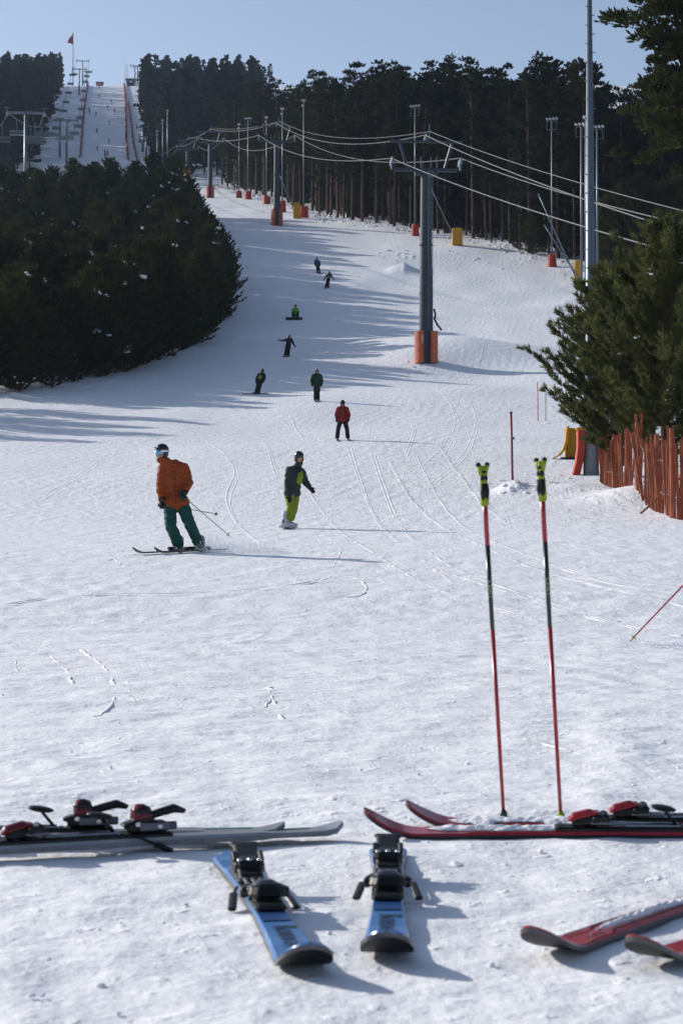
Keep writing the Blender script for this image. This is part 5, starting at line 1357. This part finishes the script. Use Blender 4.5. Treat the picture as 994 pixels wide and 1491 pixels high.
# ------------------------------------------------------------------ the snow
def snow_sheet():
    ys = [-40, -20, -8, -2, 1.0, 2.0]; y = 2.8
    while y < 860:
        ys.append(y); y *= 1.0048 if y < 30 else (1.0075 if y < 300 else 1.012)
    ys += [860, 900, 1000, 1300, 1800, 3000]
    ys = np.array(ys)
    u = np.concatenate([np.linspace(-6, -1, 16)[:-1], np.linspace(-1, -.22, 40)[:-1], np.linspace(-.22, .22, 440), np.linspace(.22, 1, 40)[1:], np.linspace(1, 6, 16)[1:]])
    Y, U = np.meshgrid(ys, u, indexing='ij'); X = U * (np.abs(Y) + 3)
    Z = terr(X, Y)
    near = np.clip((60 - Y) / 40, 0, 1) * (Y > 1)
    px = X + .35 * _perlin(X * .7, Y * .7, 31); py_ = Y + .35 * _perlin(X * .7, Y * .7, 32)
    det = .020 * _perlin(px / .9, py_ / .7, 11) + .014 * _perlin(px / .33, py_ / .28, 12) + .008 * _perlin(px / .13, py_ / .12, 13)
    rid = 1 - np.abs(_perlin(px / 1.1, py_ / .55, 17)) * 2.2
    det += .016 * np.clip(rid, 0, 1) ** 3 * np.clip(_perlin(X / 2.5, Y / 2.5, 19) + .35, 0, 1)
    patch_ = .45 + .8 * np.clip(_perlin(X / 1.9, Y / 1.6, 51) + .45, 0, 1)
    Z = Z + det * near * patch_
    # shallow snow scuffed up around the things lying about
    nv = len(ys); nu = len(u); V = np.stack([X, Y, Z], -1).reshape(-1, 3)
    idx = np.arange(nv * nu).reshape(nv, nu)
    Fq = np.stack([idx[:-1, :-1], idx[:-1, 1:], idx[1:, 1:], idx[1:, :-1]], -1).reshape(-1, 4).astype(np.int32)
    me = bpy.data.meshes.new('snow_slope'); me.vertices.add(len(V)); me.vertices.foreach_set('co', V.ravel())
    nf = len(Fq); me.loops.add(nf * 4); me.loops.foreach_set('vertex_index', Fq.ravel()); me.polygons.add(nf)
    me.polygons.foreach_set('loop_start', np.arange(0, nf * 4, 4, dtype=np.int32)); me.polygons.foreach_set('loop_total', np.full(nf, 4, dtype=np.int32))
    me.polygons.foreach_set('use_smooth', np.ones(nf, bool)); me.materials.append(M_snow); me.update(calc_edges=True)
    o = bpy.data.objects.new('snow_slope', me); COL.objects.link(o); tag(o, kind='structure'); return o
snow_sheet()

# ski tracks: little ridges of pushed up snow
def tracks():
    mb = MB(); rr = random.Random(5)
    def track(pix, w, h, wob=.02):
        P = [hit(*p) for p in pix]; fine = []
        for i in range(len(P) - 1):
            p0, p1, p2, p3 = P[max(i - 1, 0)], P[i], P[i + 1], P[min(i + 2, len(P) - 1)]
            n = max(3, int((p2 - p1).length / max(.12, p1.y * .006)))
            for k in range(n):
                t = k / n
                fine.append(.5 * ((2 * p1) + (p2 - p0) * t + (2 * p0 - 5 * p1 + 4 * p2 - p3) * t * t + (3 * p1 - p0 - 3 * p2 + p3) * t ** 3))
        fine.append(P[-1])
        ph = max(.12, P[0].y * .006) / (.25 + P[0].y * .03); sd_ = rr.uniform(0, 50)
        xs = np.array([p.x for p in fine]) + np.array([rr.gauss(0, wob) for _ in fine]); yy = np.array([p.y for p in fine])
        zs = terr(xs, yy); n = len(fine); vs = []; fs = []
        for i in range(n):
            j = min(i + 1, n - 1); k = max(i - 1, 0)
            d = Vector((xs[j] - xs[k], yy[j] - yy[k], 0)); d = d.normalized() if d.length > 0 else Vector((1, 0, 0)); s = Vector((-d.y, d.x, 0))
            hh = h * min(1, i / 3, (n - 1 - i) / 3) * max(0, min(1, .55 + 1.1 * float(_perlin(np.array([i * ph]), np.array([sd_]), 77)[0])))
            c = Vector((xs[i], yy[i], zs[i] + .001))
            for q, z in ((-1, -.03), (-.45, .7 * hh), (0, hh), (.45, .6 * hh), (1, -.03)): vs.append(c + s * q * w + Vector((0, 0, z)))
        for i in range(n - 1):
            for k in range(4): fs.append((i * 5 + k, i * 5 + k + 1, i * 5 + 6 + k, i * 5 + 5 + k))
        mb.add(vs, fs)
    for p, w, h in (([(118, 945), (146, 966), (160, 985), (168, 1006), (160, 1030), (140, 1043)], .035, .030), ([(75, 955), (98, 978), (106, 998)], .035, .028), ([(24, 958), (24, 975), (36, 990)], .03, .025),
                 ([(186, 992), (190, 1010), (196, 1022)], .03, .02), ([(394, 1000), (400, 1026), (412, 1048), (420, 1056)], .035, .035), ([(388, 1030), (398, 1004)], .025, .025),
                 ([(490, 838), (520, 842), (534, 856), (524, 867), (505, 869)], .045, .035), ([(486, 822), (496, 800), (480, 784)], .05, .03), ([(100, 790), (140, 800), (172, 817), (175, 822)], .05, .03),
                 ([(130, 822), (175, 812)], .05, .03), ([(760, 1075), (810, 1088), (880, 1108)], .03, .022), ([(840, 1082), (900, 1100), (990, 1118)], .03, .022), ([(905, 1092), (994, 1108)], .03, .022)):
        track(p, w * .5, h * .11, .006)
    # long carved arcs
    for p in ([(0, 880), (110, 866), (300, 862), (430, 850), (480, 836)],
              [(565, 670), (590, 715), (640, 765), (760, 820), (994, 880)], [(600, 660), (640, 730), (720, 790), (860, 838), (994, 862)], [(540, 660), (560, 720), (620, 800), (720, 850), (900, 905)], [(640, 650), (690, 720), (760, 770), (880, 808)],
              [(505, 650), (530, 720), (580, 790), (660, 850)], [(440, 700), (470, 745), (520, 790), (620, 850), (780, 900)], [(640, 830), (800, 880), (994, 925)], [(700, 940), (850, 938), (994, 941)],
              [(620, 560), (660, 600), (650, 640), (600, 690)], [(660, 560), (690, 600), (680, 650), (620, 710)], [(560, 600), (600, 620), (590, 660)], [(700, 430), (720, 470), (700, 520), (660, 560)], [(640, 350), (690, 380), (750, 420), (790, 480)],
              [(730, 400), (760, 440), (770, 500), (750, 560), (700, 600)], [(300, 640), (340, 680), (330, 730), (380, 790)], [(60, 690), (120, 720), (210, 740)], [(330, 610), (380, 640), (400, 690)], [(420, 600), (440, 640)], [(20, 740), (100, 700), (180, 650), (300, 600)]):
        for off in (0, 7):
            track([(x + off * rr.uniform(.2, 1.0), y + off * rr.uniform(.2, .8)) for x, y in p], rr.uniform(.04, .08), rr.uniform(.0008, .0026), .004)
    tag(mb.build('ski_tracks', M_snow, None, True), kind='structure')
tracks()

# clods of snow lying about
def clods():
    mb = MB(); rr = random.Random(9)
    for _ in range(160):
        px = rr.uniform(-40, 1040); py = 800 + 680 * rr.random() ** 1.2
        q = hit(px, py); r = rr.uniform(.003, .008) * (1 + q.y / 30)
        mb.ell((q.x, q.y, q.z + r * .35), (r * rr.uniform(.8, 1.6), r, r * .6), Matrix.Rotation(rr.uniform(0, 3), 3, 'Z'), nu=7, nv=5)
    for (cx, cy, n, sx, sy, rm) in ((745, 712, 40, 30, 10, .10), (800, 700, 60, 50, 12, .08), (880, 740, 40, 60, 14, .06), (800, 605, 40, 30, 12, .10), (580, 372, 40, 26, 8, .28), (600, 535, 50, 45, 12, .10), (700, 360, 40, 70, 8, .2), (760, 385, 40, 60, 10, .2), (330, 272, 20, 30, 4, .25), (380, 300, 30, 40, 6, .25), (500, 326, 30, 60, 5, .25), (740, 1203, 14, 12, 4, .012)):
        for _ in range(n // 2):
            q = hit(cx + rr.gauss(0, sx * .6), cy + rr.gauss(0, sy * .6)); r = rm * rr.uniform(.3, 1)
            mb.ell((q.x, q.y, q.z - r * .08), (r * rr.uniform(.8, 2.4), r * rr.uniform(.8, 1.5), r * .45), Matrix.Rotation(rr.uniform(0, 3), 3, 'Z'), nu=8, nv=5)
    for a_, b_ in segs[:-1]:
        for _ in range(int((b_ - a_).length * 1.4)):
            p = a_.lerp(b_, rr.random()); x, y = p.x + rr.gauss(-.6, 1.2), p.y + rr.gauss(-2.2, 1.6); r = rr.uniform(.08, .32)
            mb.ell((x, y, gz(x, y) - r * .1), (r * rr.uniform(1, 2.6), r * rr.uniform(.8, 1.5), r * .5), Matrix.Rotation(rr.uniform(0, 3), 3, 'Z'), nu=8, nv=5)
    tag(mb.build('snow_clods', M_powder, None, True), kind='structure')
clods()

# spray thrown up behind the orange skier and by the skier out of frame
def spray(name, centre, n, sx, sy, sz, label, seed):
    rr = random.Random(seed); mb = MB()
    for _ in range(n):
        t = rr.random() ** 1.3
        c = Vector(centre) + Vector((sx * t + rr.gauss(0, .06), rr.gauss(0, sy), abs(rr.gauss(0, 1)) * sz * (1 - t * .7) + .01)); r = rr.uniform(.003, .011)
        a = Vector((rr.gauss(0, 1), rr.gauss(0, 1), rr.gauss(0, 1))).normalized() * r; b_ = Vector((rr.gauss(0, 1), rr.gauss(0, 1), rr.gauss(0, 1))).normalized() * r; d_ = a.cross(b_).normalized() * r
        mb.add([c + a, c + b_, c - a, c + d_], [(0, 1, 2), (0, 1, 3), (1, 2, 3), (0, 3, 2)])
    tag(mb.build(name, M_powder), label, 'snow spray', None, 'stuff')
spray('snow_spray', (bA.x + .35, bA.y + .25, bA.z), 5200, 1.35, .28, .15, 'fine powder snow thrown up behind the orange skier', 1)
q = hit(960, 943); spray('snow_spray', (q.x - .1, q.y, q.z), 900, .8, .06, .02, 'low line of loose powder snow at the right edge', 2)

# ------------------------------------------------------------------ air
def haze(density):
    mb = MB(); x0, x1, y0, y1, z0, z1 = -420, 420, -45, 1250, -3, 245
    mb.add([(x0, y0, z0), (x1, y0, z0), (x1, y1, z0), (x0, y1, z0), (x0, y0, z1), (x1, y0, z1), (x1, y1, z1), (x0, y1, z1)], [(3, 2, 1, 0), (4, 5, 6, 7), (0, 1, 5, 4), (1, 2, 6, 5), (2, 3, 7, 6), (3, 0, 4, 7)])
    m = bpy.data.materials.new('haze'); m.use_nodes = True; nt_ = m.node_tree; nt_.nodes.clear()
    out = nt_.nodes.new('ShaderNodeOutputMaterial'); v = nt_.nodes.new('ShaderNodeVolumePrincipled')
    v.inputs['Color'].default_value = (.55, .72, 1, 1); v.inputs['Density'].default_value = density; v.inputs['Anisotropy'].default_value = .35
    nt_.links.new(v.outputs[0], out.inputs['Volume'])
    try: m.cycles.homogeneous_volume = True
    except Exception: pass
    tag(mb.build('haze', m), kind='stuff')
HAZE = .00009
if HAZE > 0: haze(HAZE)
